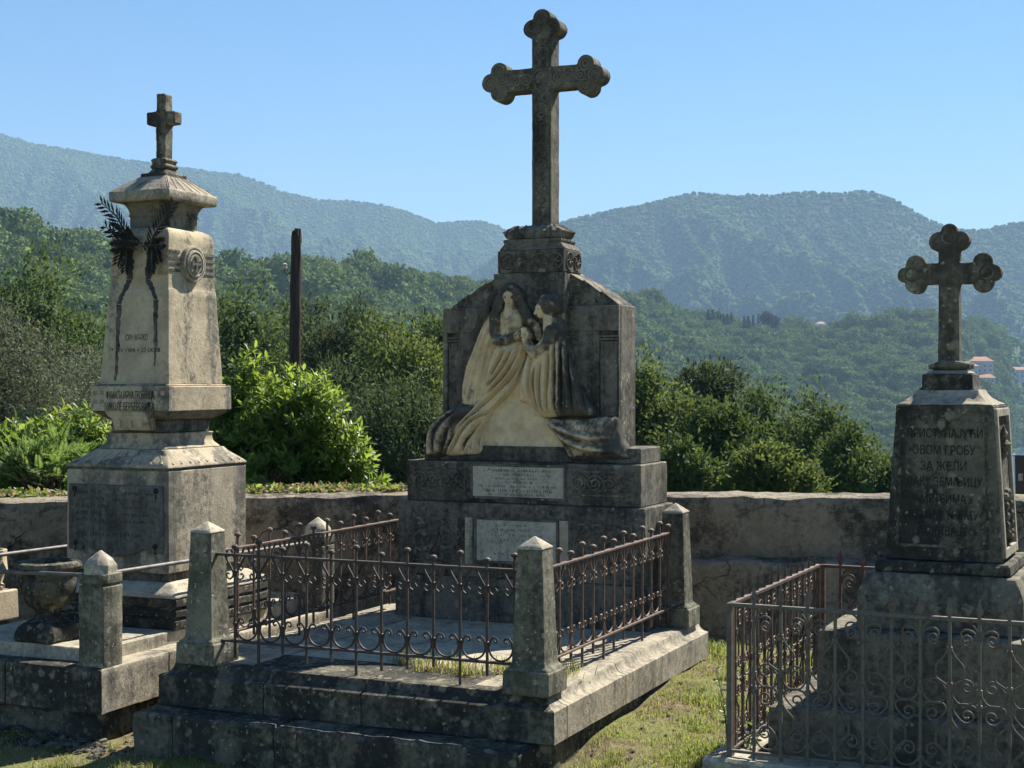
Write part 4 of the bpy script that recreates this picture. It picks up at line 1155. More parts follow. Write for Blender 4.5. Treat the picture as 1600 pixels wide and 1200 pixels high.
# wrought iron fence
def spiral(cx, cz, r, a0, turns, sgn, n=22, k=.72):
    return [(cx + r * (1 - k * i / n) * math.cos(a0 + sgn * turns * 2 * math.pi * i / n), cz + r * (1 - k * i / n) * math.sin(a0 + sgn * turns * 2 * math.pi * i / n)) for i in range(n + 1)]
def iron_fence(label, p3, n, step, first, length, mat, kind0=0, tips=True):
    z0, z1 = .075, .683
    off = p3((length[0] + length[1]) / 2, 0, .05)
    t = thing(RF, 'iron_fence', label, 'iron fence', off, 'wrought iron fences of the right grave')
    def bx(mb, a0, a1, d, q0, q1):
        mb.rings([[p3(a0, -d, q0), p3(a1, -d, q0), p3(a1, d, q0), p3(a0, d, q0)], [p3(a0, -d, q1), p3(a1, -d, q1), p3(a1, d, q1), p3(a0, d, q1)]])
    mb = MB(off); bx(mb, length[0], length[1], .011, z1 - .010, z1 + .006); mb.build('top_rail', mat, t, .002)
    mb = MB(off); bx(mb, length[0], length[1], .009, z0 - .008, z0 + .004); mb.build('bottom_rail', mat, t, .002)
    for k in range(n):
        a = first + step * k; A = (k + kind0) % 2 == 0
        mb = MB(off); bx(mb, a - .0062, a + .0062, .0062, .046, z1 + .01)
        for zc in ((.40, .34, .125) if A else (.56, .42, .28, .125)): bx(mb, a - .0105, a + .0105, .0105, zc - .012, zc + .012)
        b = mb.build('bar', mat, t, .001)
        if tips:
            mf = MB(off); rr = []
            for z, w, d in ((.005, .006, .006), (.02, .010, .006), (.028, .017, .006), (.045, .011, .004), (.085, .001, .001)):
                rr.append([p3(a - w, 0, z1 + z), p3(a, -d, z1 + z), p3(a + w, 0, z1 + z), p3(a, d, z1 + z)])
            mf.rings(rr); mf.build('spear_tip', mat, b)
        for s in (-1, 1):
            if (k == 0 and s < 0) or (k == n - 1 and s > 0): continue
            def T(pts, r=.0042):
                m2 = MB(off); m2.tube([p3(a + s * x, 0, z) for x, z in pts], r, 6); m2.build('scroll', mat, t)
            S = abs(step)
            if A:
                def CS(cx, cz, r, a_end, sgn, tail):
                    q = [(cx + r * (.22 + .78 * i / 18) * math.cos(a_end - sgn * (1 - i / 18) * 8.2), cz + r * (.22 + .78 * i / 18) * math.sin(a_end - sgn * (1 - i / 18) * 8.2)) for i in range(19)]
                    T(q[:-1] + C2([q[-1]] + tail, 4))
                CS(S * .44, .603, .025, -1.2, 1, [(S * .78, .612), (S * .93, .640), (S - .008, .672)][:0] + [(S * .72, .590)][:0] + [(S * .62, .625), (S * .45, .642), (S * .18, .632), (.008, .605)])
                T(C2([(.008, .600), (S * .10, .640), (S * .30, .668), (S * .42, .675)], 4))
                CS(S * .42, .418, .031, .6, -1, [(S * .86, .405), (S * .90, .378), (S * .66, .350), (S * .28, .355), (.008, .385)])
                CS(S * .42, .306, .031, -.6, 1, [(S * .86, .320), (S * .80, .345), (S * .50, .352), (S * .2, .345), (.008, .33)])
                T(C2([(S - .008, .42), (S * .97, .39), (S * .93, .36), (S * .97, .32), (S - .008, .29)], 4))
                CS(S * .42, .160, .031, .6, -1, [(S * .86, .148), (S * .90, .122), (S * .66, .094), (S * .28, .098), (.008, .126)])
            else:
                T([(.008, .56), (S * .18, .535), (S * .42, .505), (S * .48, .495), (S * .48, .452), (S * .42, .444), (S * .15, .425), (.008, .415)])
                T([(.008, .285), (S * .18, .265), (S * .42, .238), (S * .48, .228), (S * .48, .185), (S * .42, .176), (S * .15, .15), (.008, .13)])
    for a in length:
        mb = MB(off); bx(mb, a - .011, a + .011, .0112, .04, z1 + .004); mb.build('end_post', mat, t, .002)
    return t
iron_fence('flaking pale green wrought iron fence with scrolls across the front of the right grave', lambda a, d, z: (a, d, z), 14, .1125, .105, (.0, 1.585), M['green_iron'], 0)
iron_fence('rusty side of the scrolled iron fence receding along the left of the right grave', lambda a, d, z: (d, a, z), 13, .112, .075, (.024, 1.49), M['rust'], 1)
iron_fence('red oxide coloured back stretch of the scrolled iron fence behind the right tombstone', lambda a, d, z: (a, 1.49 + d, z), 13, .1125, .115, (.026, 1.585), M['oldred'], 0)
# ================================================================== TERRAIN
def interp(x, pts):
    xs, ys = zip(*pts); return np.interp(x, xs, ys)
MIDR = [(-900, 250), (-300, 300), (0, 345), (90, 365), (170, 388), (260, 405), (340, 418), (400, 413), (470, 407), (520, 408), (600, 422), (680, 435), (770, 449), (850, 468), (900, 462), (960, 462), (1020, 470), (1060, 480), (1105, 502), (1200, 511), (1300, 514), (1340, 503), (1400, 492), (1450, 489), (1520, 502), (1600, 524), (1750, 560), (2600, 560)]
MIDD = [(-900, 420), (0, 430), (300, 470), (520, 540), (800, 680), (1000, 860), (1200, 930), (1450, 960), (1560, 1150), (1620, 1500), (2600, 1500)]
MIDS = [(-900, 150), (0, 160), (600, 210), (900, 330), (1200, 420), (1500, 520), (1560, 640), (1590, 1060), (2600, 1060)]
FLR = [(-900, 215), (-200, 195), (0, 207), (50, 222), (100, 230), (200, 247), (330, 266), (370, 270), (410, 283), (440, 297), (500, 310), (560, 313), (600, 318), (640, 330), (680, 346), (720, 344), (750, 342), (775, 350), (795, 362), (850, 400), (900, 430), (1100, 470), (2600, 480)]
FRR = [(-900, 560), (560, 540), (640, 480), (720, 436), (795, 384), (830, 362), (870, 345), (930, 330), (1000, 318), (1050, 305), (1090, 298), (1150, 303), (1200, 301), (1260, 296), (1300, 299), (1350, 295), (1380, 302), (1420, 322), (1450, 340), (1480, 351), (1510, 357), (1540, 356), (1570, 348), (1600, 343), (1700, 330), (2600, 330)]
NEAR = [(0, 0), (10.35, 0), (10.45, .66), (11.3, .70), (13, -.3), (16, -1.8), (22, -3.4), (35, -6), (60, -11), (100, -18), (170, -30), (240, -40), (300, -46), (420, -50), (560, -52), (900, -52), (1100, -48), (1500, -30), (2200, 10), (4000, 10)]
_nv = [(rng.random(2) * 6.28, rng.uniform(.7, 1.4), rng.uniform(0, 6.28)) for _ in range(10)]
def relief_noise(X, Y, wl):
    o = np.zeros(np.shape(X)); a = 1.0; n = 0
    for i in range(5):
        th = _nv[i][0][0] + i * 1.9; th2 = _nv[i][0][1] + i * 2.3; f = 2 * math.pi / (wl / 1.9 ** i)
        o = o + a * np.abs(np.sin(f * (X * math.cos(th) + Y * math.sin(th)) * .5 + _nv[i][2] + 1.2 * np.sin(f * .4 * (X * math.cos(th2) + Y * math.sin(th2)))))
        n += a; a *= .55
    return o / n
def near_ground(X, Y):
    z = np.where((Y < 10.3), -.215 + .155 * np.clip((X + .05) / .5, 0, 1) ** 1 + .10 * np.clip((Y - 7.6) / 1.2, 0, 1), 0)
    z = np.minimum(z, -.012)
    return z + .012 * np.sin(X * 5.1 + 1) * np.sin(Y * 4.3) + .006 * np.sin(X * 17 + Y * 9)
def terrain(X, Y):
    X = np.asarray(X, float); Y = np.asarray(Y, float)
    Ys = np.maximum(Y, .5); px = 800 + F * X / Ys
    px = np.clip(px, -900, 2600)
    z = interp(Y, NEAR)
    z = np.where(Y < 10.3, near_ground(X, Y), z)
    z = z + np.where((Y > 12), np.clip((Y - 12) / 300, 0, 1) * 3 * relief_noise(X, Y, 90), 0)
    for pts, dist, start, th, amp, wl in ((MIDR, MIDD, MIDS, 6.0, 20, 190), (FLR, 3300, 1150, 4, 210, 420), (FRR, 2500, 1150, 4, 185, 330)):
        D = interp(px, dist) if isinstance(dist, list) else dist + 0 * px
        S = interp(px, start) if isinstance(start, list) else start + 0 * px
        zr = HC + (600 - interp(px, pts)) / F * D - th
        t = (Y - S) / (D - S)
        z0 = interp(S, NEAR)
        prof = np.where(t < 1, np.clip(t, 0, 1) ** 1.12, 1 - np.clip((t - 1) * .9, 0, 1))
        lay = z0 + (zr - z0) * prof
        env = np.clip(t, 0, 1) * np.clip(1 - t, 0, 1) * 4
        lay = lay - amp * env * (relief_noise(X + Y * .25, Y * .5, wl) - .1) * .9
        z = np.where(t > 0, np.maximum(z, lay), z)
    return z
ang = np.concatenate([np.arange(-180, -26, 3.0), np.arange(-26, 26.01, .09), np.arange(29, 180, 3.0)])
rad = np.concatenate([[.05], np.arange(.4, 10, .16), np.arange(10, 14, .22), np.geomspace(14, 420, 120), np.linspace(425, 1100, 170), np.linspace(1108, 5600, 260)])
A, RR = np.meshgrid(np.radians(ang), rad)
GX = RR * np.sin(A); GY = RR * np.cos(A)
GZ = np.where(GY > .3, terrain(GX, np.maximum(GY, .3)), -.2 + 0 * GX)
side = np.clip((np.abs(np.degrees(A)) - 40) / 50, 0, 1)
GZ = np.where(GY < 10, np.maximum(-.215, np.minimum(GZ, 0)), GZ * (1 - side) + side * -10)
V = np.stack([GX, GY, GZ], -1).reshape(-1, 3)
nr, na = GX.shape
I = np.arange(nr * na).reshape(nr, na)
nx = np.roll(I, -1, 1)
Fq = np.stack([I[:-1], nx[:-1], nx[1:], I[1:]], -1).reshape(-1, 4)[:, ::-1]
t = NT('ground_surface'); v = t.coords(False)
geo = t.n("ShaderNodeSeparateXYZ", {0: t.n("ShaderNodeNewGeometry").outputs["Position"]})
n1 = t.noise(v, 1.6, 8, .7); n2 = t.noise(v, 9, 8, .7); n3 = t.noise(v, 60, 5, .7)
dirt = t.mix(t.ramp(n2, .38, .62), (.10, .070, .045), (.24, .18, .12))
dirt = t.mix(t.ramp(n3, .4, .7, 0, .7), dirt, (.07, .055, .04))
near = t.mix(t.ramp(n1, .38, .56), dirt, t.mix(t.ramp(n3, .35, .65), (.10, .13, .035), (.19, .19, .07)))
fn = t.noise(v, .012, 8, .75); fn2 = t.noise(v, .09, 6, .7)
far = t.mix(t.ramp(fn, .38, .62), (.035, .055, .018), (.085, .105, .04))
far = t.mix(t.ramp(fn2, .45, .7, 0, .8), far, (.02, .032, .012))
scar = t.math('MULTIPLY', t.ramp(t.noise(v, .006, 9, .8, .5), .60, .70), .45)
far = t.mix(t.math('MULTIPLY', scar, .5), far, (.22, .20, .15))
far = t.mix(t.ramp(geo.outputs[1], 60, 110), (.035, .045, .02), far)
far = t.mix(t.ramp(geo.outputs[1], 900, 1200), far, t.mix(t.ramp(fn2, .3, .7), (.035, .06, .02), (.055, .085, .03)))
col = t.mix(t.ramp(geo.outputs[1], 10.4, 10.8), near, far)
nrm = t.bump(t.math('ADD', n2, t.math('MULTIPLY', n3, .5)), .8, .03)
t.bsdf(col, .95, nrm, .1)
M['ground'] = t.m
gr = np_mesh('ground', V, Fq, M['ground'], None, 4, True); tag(gr, kind='structure')

# sea inlet far right
t = NT('sea_water'); v = t.coords(False)
t.bsdf((.03, .09, .13), .12, t.bump(t.noise(v, .8, 5, .6), .25, .3), .5)
mb = MB(); mb.rings([[(120, 560, -44.5), (900, 560, -44.5)], [(120, 1250, -44.5), (900, 1250, -44.5)]], close=False)
sea = mb.build('sea', t.m); tag(sea, kind='structure')

def hit(px, py, lo=60, hi=5000, drop=0.0):
    """where the line of sight through a pixel meets the terrain"""
    Y = np.geomspace(lo, hi, 6000); X = (px - 800) / F * Y
    zt = terrain(X, Y); zr = HC + (600 - py) / F * Y
    k = np.argmax(zt + drop >= zr) if np.any(zt + drop >= zr) else len(Y) - 1
    return float(X[k]), float(Y[k]), float(zt[k])

# ================================================================== LEAF CLOUDS
def unit(a): return a / np.maximum(np.linalg.norm(a, axis=-1, keepdims=True), 1e-9)
def leaf_arrays(P, A, N, L, Wd, six=False):
    """leaves rooted at P along A, face normal about N"""
    n = len(P); L = np.broadcast_to(L, (n,))[:, None]; Wd = np.broadcast_to(Wd, (n,))[:, None]
    A = unit(A); B = unit(np.cross(N, A)); Nn = np.cross(A, B)
    if six:
        pts = [P, P + A * L * .33 + B * Wd * .5 + Nn * Wd * .18, P + A * L * .33 - B * Wd * .5 + Nn * Wd * .18,
               P + A * L * .70 + B * Wd * .42 + Nn * (Wd * .12 - L * .04), P + A * L * .70 - B * Wd * .42 + Nn * (Wd * .12 - L * .04), P + A * L - Nn * L * .12, P + A * L * .36, P + A * L * .7 - Nn * L * .05]
        V = np.stack(pts, 1).reshape(-1, 3)
        base = (np.arange(n) * 8)[:, None]
        f = np.array([[0, 6, 1, 1], [0, 2, 6, 6], [6, 7, 3, 1], [2, 4, 7, 6], [7, 5, 3, 3], [4, 5, 7, 7]])
        tri = np.concatenate([base[:, None, :] + np.array([[0, 6, 1], [0, 2, 6], [6, 7, 3], [6, 3, 1], [2, 4, 7], [2, 7, 6], [7, 5, 3], [4, 5, 7]])[None]], 1).reshape(-1, 3)
        return V, tri
    V = np.stack([P, P + A * L * .5 + B * Wd * .5, P + A * L, P + A * L * .5 - B * Wd * .5], 1).reshape(-1, 3)
    q = (np.arange(n) * 4)[:, None] + np.array([[0, 3, 2, 1]])
    return V, q
def rand_dirs(n): return unit(rng.normal(size=(n, 3)))
def crown_points(n_l, per, size, r, squash=.8, lobe=.48, clus=.12, low=-.35):
    """clumped leaf positions: lobes in an ellipsoid, leaf clusters on the lobes"""
    lc = rand_dirs(n_l) * (rng.random((n_l, 1)) ** .45) * (1 - lobe * .75)
    lc[:, 2] = np.where(lc[:, 2] < low, low * .7, lc[:, 2])
    lr = rng.uniform(.7, 1.15, n_l) * lobe
    ncl = 22
    d = rand_dirs(n_l * ncl); d[:, 2] = np.where(d[:, 2] < -.3, -d[:, 2], d[:, 2])
    cc_ = np.repeat(lc, ncl, 0) + d * np.repeat(lr, ncl)[:, None] * rng.uniform(.65, 1.08, (n_l * ncl, 1))
    P = np.repeat(cc_, per, 0) + rng.normal(size=(n_l * ncl * per, 3)) * clus * rng.uniform(.5, 1.1, (n_l * ncl, 1)).repeat(per, 0) * np.array([1, 1, .7])
    out = unit(P - np.repeat(np.repeat(lc, ncl, 0), per, 0)) * .7 + np.array([0, 0, .35])
    return P, out, lc, lr

def ico(sub, amp, seed, smoothsq=.8):
    bm = bmesh.new(); bmesh.ops.create_icosphere(bm, subdivisions=sub, radius=1)
    for vv in bm.verts:
        vv.co *= 1 + amp * mnoise.noise(vv.co * 2.1 + Vector((seed * 3.7, 0, 0))) + amp * .6 * mnoise.noise(vv.co * 5 + Vector((seed, 9, 0)))
        vv.co.z *= smoothsq
    V1 = np.array([vv.co[:] for vv in bm.verts]); F1 = np.array([[vv.index for vv in f.verts] for f in bm.faces]); bm.free()
    return V1, F1

tree_i = 0
def tree(name, label, px, top, Y, wpx, mat, leaf, n_l=11, per=16, lobe=.46, group='trees beyond the cemetery wall', aspect=1.15, elong=2.2, trunk=True, cat='tree', Hc=None):
    global tree_i
    tree_i += 1
    X = (px - 800) / F * Y; zt = HC + (600 - top) / F * Y
    w = wpx / F * Y / 2; h = (Hc or w * 2 * aspect)
    zb = float(terrain(X, Y)) - .2
    o = bpy.data.objects.new(name, None); link(o); o.location = (X, Y, zb); tag(o, label, cat, group)
    P, out, lc, lr = crown_points(n_l, per, leaf, 1, lobe=lobe)
    sc = np.array([w, w, h / 2]); ctr = np.array([0, 0, zt - zb - h / 2])
    # normalise so that the crown really fills its box
    lo, hi = np.percentile(P, 1.5, 0), np.percentile(P, 98.5, 0)
    P = (P - (lo + hi) / 2) / (hi - lo) * 2
    Pw = P * sc + ctr
    n = len(Pw)
    Ad = unit(out + rng.normal(size=(n, 3)) * .75); Nn = unit(out * 1.3 + rng.normal(size=(n, 3)) * .42 + np.array([0, 0, .2]))
    Vl, Fl = leaf_arrays(Pw, Ad, Nn, leaf * rng.uniform(.7, 1.35, n), leaf / elong * rng.uniform(.8, 1.2, n))
    np_mesh('crown', Vl, Fl, M[mat], o)
    Vi, Fi = ico(2, .3, tree_i, 1.0) if mat != 'olive' else (ico(1, .3, tree_i, 1.0)[0] * .5, ico(1, .3, tree_i, 1.0)[1]); k_ = len(Vi)
    sp0 = (hi - lo) / 2; mid0 = (lo + hi) / 2
    Vc = np.concatenate([((lc[q] + Vi * lr[q] * .36) - mid0) / sp0 * sc + ctr for q in range(len(lc))])
    Fc = np.concatenate([Fi + q * k_ for q in range(len(lc))])
    if mat != 'olive': np_mesh('crown_occluder', Vc, Fc, M[mat], o, 3, True)  # solid cores added to block light inside the crown
    mb = MB()
    tr = max(.07, w * .085)
    bend = random.uniform(-.15, .15) * w
    mb.tube([(0, 0, -.3), (bend * .4, 0, ctr[2] * .35), (bend, bend * .3, ctr[2] * .8), (bend * .8, 0, ctr[2] + h * .15)], [tr * 1.3, tr, tr * .75, tr * .3], 8)
    lo3 = (lo + hi) / 2; sp = (hi - lo) / 2
    for k in range(min(6, n_l)):
        e = (lc[k] - lo3) / sp * sc + ctr
        s0 = Vector((bend * .8, 0, ctr[2] * .62))
        e = Vector(e); md = s0.lerp(e, .5) + Vector((0, 0, -.06 * w))
        mb.tube([s0, md, e], [tr * .5, tr * .34, tr * .1], 6)
    mb.build('trunk', M['bark'], o)
    return o
TR = [
 ('olive_tree', 'grey green olive tree with fine silvery leaves at the left edge', 18, 486, 19, 250, 'olive', .075, 15, 26, 3.6, 1.15),
 ('olive_tree', 'smaller silvery olive just left of the cream obelisk', 128, 560, 22, 150, 'olive', .075, 10, 22, 3.6, 1.2),
 ('oak_tree', 'tall oak with yellowish top rising behind the silvery olive at far left', 55, 424, 34, 250, 'oak', .15, 14, 22, 1.9, 1.1),
 ('oak_tree', 'round green oak half hidden by the left side of the cream obelisk', 150, 512, 36, 150, 'oak', .15, 11, 20, 1.9, 1.2),
 ('oak_tree', 'broad oak between the cream obelisk and the wooden pole', 385, 470, 46, 230, 'oak', .19, 14, 22, 1.9, .95),
 ('pine_tree', 'dark pine directly behind the wooden pole', 478, 486, 52, 170, 'pine', .26, 13, 24, 4.5, 1.2),
 ('pine_tree', 'feathery dark pine to the right of the wooden pole', 560, 500, 44, 190, 'pine', .22, 13, 26, 4.5, 1.2),
 ('pine_tree', 'low spreading dark pine behind the glossy bush', 520, 588, 32, 210, 'pine', .17, 12, 24, 4.5, .9),
 ('oak_tree', 'light green tree with sunlit top, left of the mourning figures', 636, 520, 38, 160, 'oakl', .16, 12, 22, 1.9, 1.2),
 ('oak_tree', 'dark green tree peeping over the left corner of the big monument', 690, 508, 50, 130, 'oak', .2, 10, 20, 1.9, 1.1),
 ('pine_tree', 'shaded pine low behind the left end of the big monument', 640, 610, 29, 170, 'pine', .15, 12, 24, 4.5, 1.15),
 ('oak_tree', 'pale yellow green tree touching the right edge of the big monument', 1022, 574, 34, 120, 'oakl', .14, 11, 22, 1.9, 1.35),
 ('pine_tree', 'darkest dense tree, tallest in the row right of the big monument', 1098, 581, 40, 130, 'pine', .2, 12, 24, 3.5, 1.2),
 ('oak_tree', 'rounded oak in front of the darkest tree, right of the big monument', 1128, 640, 27, 170, 'oak', .12, 13, 22, 1.9, 1.05),
 ('oak_tree', 'oak in the middle of the right hand row of trees', 1202, 622, 36, 150, 'oak', .15, 12, 22, 1.9, 1.2),
 ('oak_tree', 'oak in the right hand row, second from the squat tombstone', 1275, 640, 33, 150, 'oak', .14, 12, 22, 1.9, 1.15),
 ('oak_tree', 'oak next to the left edge of the squat tombstone', 1352, 682, 30, 140, 'oak', .13, 12, 22, 1.9, 1.0),
 ('oak_tree', 'small light green oak low against the wall top in the right hand row', 1215, 706, 22, 130, 'oakl', .10, 10, 20, 1.9, .9),
 ('oak_tree', 'small dark oak low against the wall top right of the stone post', 1072, 700, 22, 110, 'oak', .10, 10, 20, 1.9, 1.0),
]
for nm, lb, px, top, Y, wpx, mat, leaf, n_l, per, el_, asp in TR:
    tree(nm, lb, px, top, Y, wpx, mat, leaf * (.82 if mat != 'olive' else .75), n_l + 2, int(per * 2.3), .46, 'trees beyond the cemetery wall', asp, min(el_, 2.8))

# ---- bushes behind the wall: leaves in whorls on twigs
def bush(name, label, px, Y, top, bot, wpx, mat, L, Wd, twigs, per, feather=False, depth=.7):
    X = (px - 800) / F * Y
    z0 = HC + (600 - bot) / F * Y; z1 = HC + (600 - top) / F * Y; w = wpx / F * Y / 2
    o = bpy.data.objects.new(name, None); link(o); o.location = (X, Y, z0 - .05)
    tag(o, label, 'shrub', 'shrubs behind the wall')
    n_l = 12
    lc = rand_dirs(n_l) * .5 * rng.random((n_l, 1)) ** .4; lr = rng.uniform(.4, .62, n_l)
    i = rng.integers(0, n_l, twigs); d = rand_dirs(twigs); d[:, 2] = np.abs(d[:, 2]) * .9 + d[:, 2] * .1
    T = lc[i] + d * lr[i][:, None] * rng.uniform(.6, 1.05, (twigs, 1))
    lo, hi = np.percentile(T, 1, 0), np.percentile(T, 99, 0)
    T = (T - (lo + hi) / 2) / (hi - lo) * 2
    T[:, 2] = np.maximum(T[:, 2], -1)
    ctr = np.array([0, 0, (z1 - z0) / 2 + .05]); sc = np.array([w, w * depth, (z1 - z0) / 2])
    out_ = rng.random(twigs) < .10; T[out_] *= rng.uniform(1.05, 1.28, (out_.sum(), 1)); T[:, 2] = np.maximum(T[:, 2], -1)
    Tw = T * sc + ctr
    dirw = unit(d * np.array([1, .8, .6]) + np.array([0, 0, .45]) + rng.normal(size=(twigs, 3)) * .25)
    k = np.repeat(np.arange(twigs), per); j = np.tile(np.arange(per), twigs)
    s1 = unit(np.cross(dirw, np.array([.3, .2, .93]))); s2 = np.cross(dirw, s1)
    if feather:
        # leaflets in two ranks along a drooping stalk
        f = (j // 2 + 1) / (per / 2); sgn = np.where(j % 2, 1, -1)[:, None]
        st = Tw[k] + dirw[k] * (f * L * 3.2)[:, None] + np.array([0, 0, -1.0]) * (f ** 2 * L * .7)[:, None]
        Ad = unit(dirw[k] * .55 + s1[k] * sgn)
        Nn = s2[k] + rng.normal(size=(len(k), 3)) * .25
        ln = L * (1 - .55 * f)
    else:
        a = j * 2.4 + rng.random(len(k)) * .6
        spread = .5 + .55 * (j / per)
        Ad = unit(dirw[k] * (1.25 - spread)[:, None] + (s1[k] * np.cos(a)[:, None] + s2[k] * np.sin(a)[:, None]) * spread[:, None])
        st = Tw[k] - dirw[k] * (j / per * L * .8)[:, None]
        Nn = dirw[k] + rng.normal(size=(len(k), 3)) * .3
        ln = L * rng.uniform(.45, 1.3, len(k))
    Vl, Fl = leaf_arrays(st, Ad, Nn, ln, Wd * ln / L, True)
    np_mesh('foliage', Vl, Fl, M[mat], o, 3, True)
    mb = MB()
    for q in range(26):
        e = Vector(Tw[rng.integers(twigs)]); s0 = Vector((rng.uniform(-.3, .3) * w, 0, 0))
        mb.tube([s0, s0.lerp(e, .5) + Vector((0, 0, .05)), e], [.012, .008, .003], 5)
    mb.build('stems', M['bark'], o)
    return o
bush('laurel_bush', 'large bright green glossy leaved bush behind the wall, right of the cream obelisk', 478, 11.3, 596, 775, 195, 'laurel', .072, .021, 1900, 8)
bush('laurel_bush', 'tall dark side of glossy foliage close behind the cream obelisk', 372, 11.5, 566, 775, 120, 'laurel', .072, .021, 900, 8)
bush('laurel_bush', 'low glossy sprig at the foot of the large bush beside the obelisk', 415, 10.9, 712, 772, 90, 'laurel', .09, .03, 70, 8)
bush('fern_shrub', 'light green feathery shrub at the left edge, just above the wall', 70, 10.9, 690, 775, 150, 'fern', .05, .016, 300, 18, True)
bush('laurel_bush', 'dark leafy bush left of the obelisk behind the feathery shrub', 110, 11.6, 648, 775, 150, 'laurel', .07, .021, 800, 8)
bush('laurel_bush', 'yellowish leafy bush at the far left edge behind the wall', 20, 11.4, 668, 775, 130, 'laurel', .10, .03, 260, 8)

# ---- the wall
WP = [(-420, 9.05), (0, 9.42), (200, 9.62), (390, 9.80), (635, 10.02), (1045, 9.92), (1390, 9.74), (1600, 9.6), (2000, 9.3)]
ZT = .862
wpts = [((p - 800) / F * y, y) for p, y in WP]
o = bpy.data.objects.new('cemetery_wall', None); link(o); o.location = (0, 9.8, 0)
tag(o, 'long low plastered stone wall with flaking render closing the cemetery behind the graves', 'wall')
mb = MB((0, 9.8, 0)); rr = []
sub = []
for (xa, ya), (xb, yb) in zip(wpts, wpts[1:]):
    n = max(2, int((xb - xa) / .07))
    for k in range(n): sub.append((xa + (xb - xa) * k / n, ya + (yb - ya) * k / n))
sub.append(wpts[-1])
for i, (x, y) in enumerate(sub):
    w1 = .018 * mnoise.noise(Vector((x * 3.1, 0, 5))) + .010 * mnoise.noise(Vector((x * 11, 2, 5)))
    w2 = .014 * mnoise.noise(Vector((x * 4.1, 7, 5)))
    rr.append([(x, y, -.3), (x, y, .2), (x, y, .45), (x, y, .65), (x, y - .005, ZT - .045 + w1), (x, y + .012, ZT - .008 + w1), (x, y + .05, ZT + w1), (x, y + .2, ZT + w2 + .004), (x, y + .42, ZT + w2), (x, y + .42, -.3)])
mb.rings(rr)
mb.build('wall_body', M['wall'], o, 0, .09, .010)
mb = MB((0, 9.8, 0)); rr = []
for i, (x, y) in enumerate(sub):
    if x < 1.0: continue
    w1 = .02 * mnoise.noise(Vector((x * 3.7, 0, 9)))
    rr.append([(x, y - .20, -.3), (x, y - .20, .1), (x, y - .19, .30), (x, y - .185, .43 + w1), (x, y - .16, .455 + w1), (x, y + .01, .47 + w1), (x, y + .01, -.3)])
mb.rings(rr)
mb.build('wall_footing', M['wall'], o, 0, .07, .012)

# ---- leaf litter and ivy along the wall top
n = 3400
px = np.concatenate([rng.uniform(-60, 170, 600), rng.uniform(340, 640, n - 600)])
yy = interp(px, WP) + .30 + np.abs(rng.normal(size=n)) * .35
P = np.stack([(px - 800) / F * yy, yy, .862 + np.abs(rng.normal(size=n)) * .014 * np.where(px > 560, .6, 1) + np.clip(yy - interp(px, WP) - .42, 0, 1) * -.05], 1)
Ad = unit(rng.normal(size=(n, 3)) * np.array([1, 1, .5]) + np.array([0, -.2, .25])); Nn = unit(rng.normal(size=(n, 3)) * .5 + np.array([0, -.3, 1]))
s = rng.random(n) < .42
Vl, Fl = leaf_arrays(P[s], Ad[s], Nn[s], .045 * rng.uniform(.6, 1.5, s.sum()), .028, True)
tag(np_mesh('ground_cover_leaves', Vl, Fl, M['laurel'], None, 3), 'low green ivy leaves creeping along the top of the wall under the shrubs', 'ivy', kind='stuff')
s = ~s
Vl, Fl = leaf_arrays(P[s], Ad[s], Nn[s], .04 * rng.uniform(.6, 1.5, s.sum()), .02, True)
tag(np_mesh('dry_leaf_litter', Vl, Fl, M['straw'], None, 3), 'dry pale leaf litter lying along the back of the wall top', 'leaf litter', kind='stuff')

# ---- old pole
Y = 26.0
b = Vector(((454.5 - 800) / F * Y, Y, float(terrain((454.5 - 800) / F * Y, Y))))
tp = Vector(((463 - 800) / F * Y, Y, HC + (600 - 357) / F * Y))
o = bpy.data.objects.new('utility_pole', None); link(o); o.location = b
tag(o, 'old leaning wooden pole with broken top and one white insulator, behind the glossy bush', 'pole')
mb = MB(b)
mb.tube([b + (tp - b) * f for f in (0, .2, .4, .6, .8, .985)], [.125, .118, .112, .104, .096, .088], 12)
for k in range(5):
    a = k * 1.26; mb.tube([tp + Vector((.055 * math.cos(a), .055 * math.sin(a), -.25)), tp + Vector((.05 * math.cos(a), .05 * math.sin(a), -.06 + .06 * random.random()))], [.045, .035], 5)
mb.build('shaft', M['wood'], o, 0, .2, .012)
hk = HC + (600 - 427) / F * Y
hx = b.x + (tp.x - b.x) * (hk - b.z) / (tp.z - b.z)
mb = MB(b); mb.tube([(hx - .07, Y, hk + .03), (hx - .15, Y, hk - .02), (hx - .19, Y, hk + .02), (hx - .19, Y, hk + .08)], .012, 6)
hkob = mb.build('hook', M['bronze'], o)
mb = MB(b); mb.lathe([(.02, .06), (.04, .075), (.045, .10), (.03, .12), (.042, .135), (.04, .16), (.01, .175)], (hx - .19, Y, hk), 12)
mb.build('insulator', M['marble'], hkob)

# ---- black gravestone beyond the wall at the right edge
bx_, by_ = (1603 - 800) / F * 10.6, 10.6
o = bpy.data.objects.new('black_gravestone', None); link(o); o.location = (bx_, by_, .3); o.rotation_euler = (0, 0, -R(25))
tag(o, 'polished black gravestone cut off by the right edge, behind the squat tombstone', 'gravestone')
mb = MB(); mb.prism([(-.05, 0), (.5, 0), (.5, .80), (-.07, .80), (-.06, .25)], -.05, .05); sbk = mb.build('slab', M['black'], o, .004)
for z, w in ((.62, .03), (.42, .024), (.36, .02)):
    mb = MB(); mb.box(-.045, -.045 + w, -.0525, -.0495, z, z + .05); mb.build('worn_mark', M['marble'], sbk)
mb = MB(); mb.box(-.12, .55, -.12, .12, -.3, .0); mb.build('base', M['black'], o, .004)

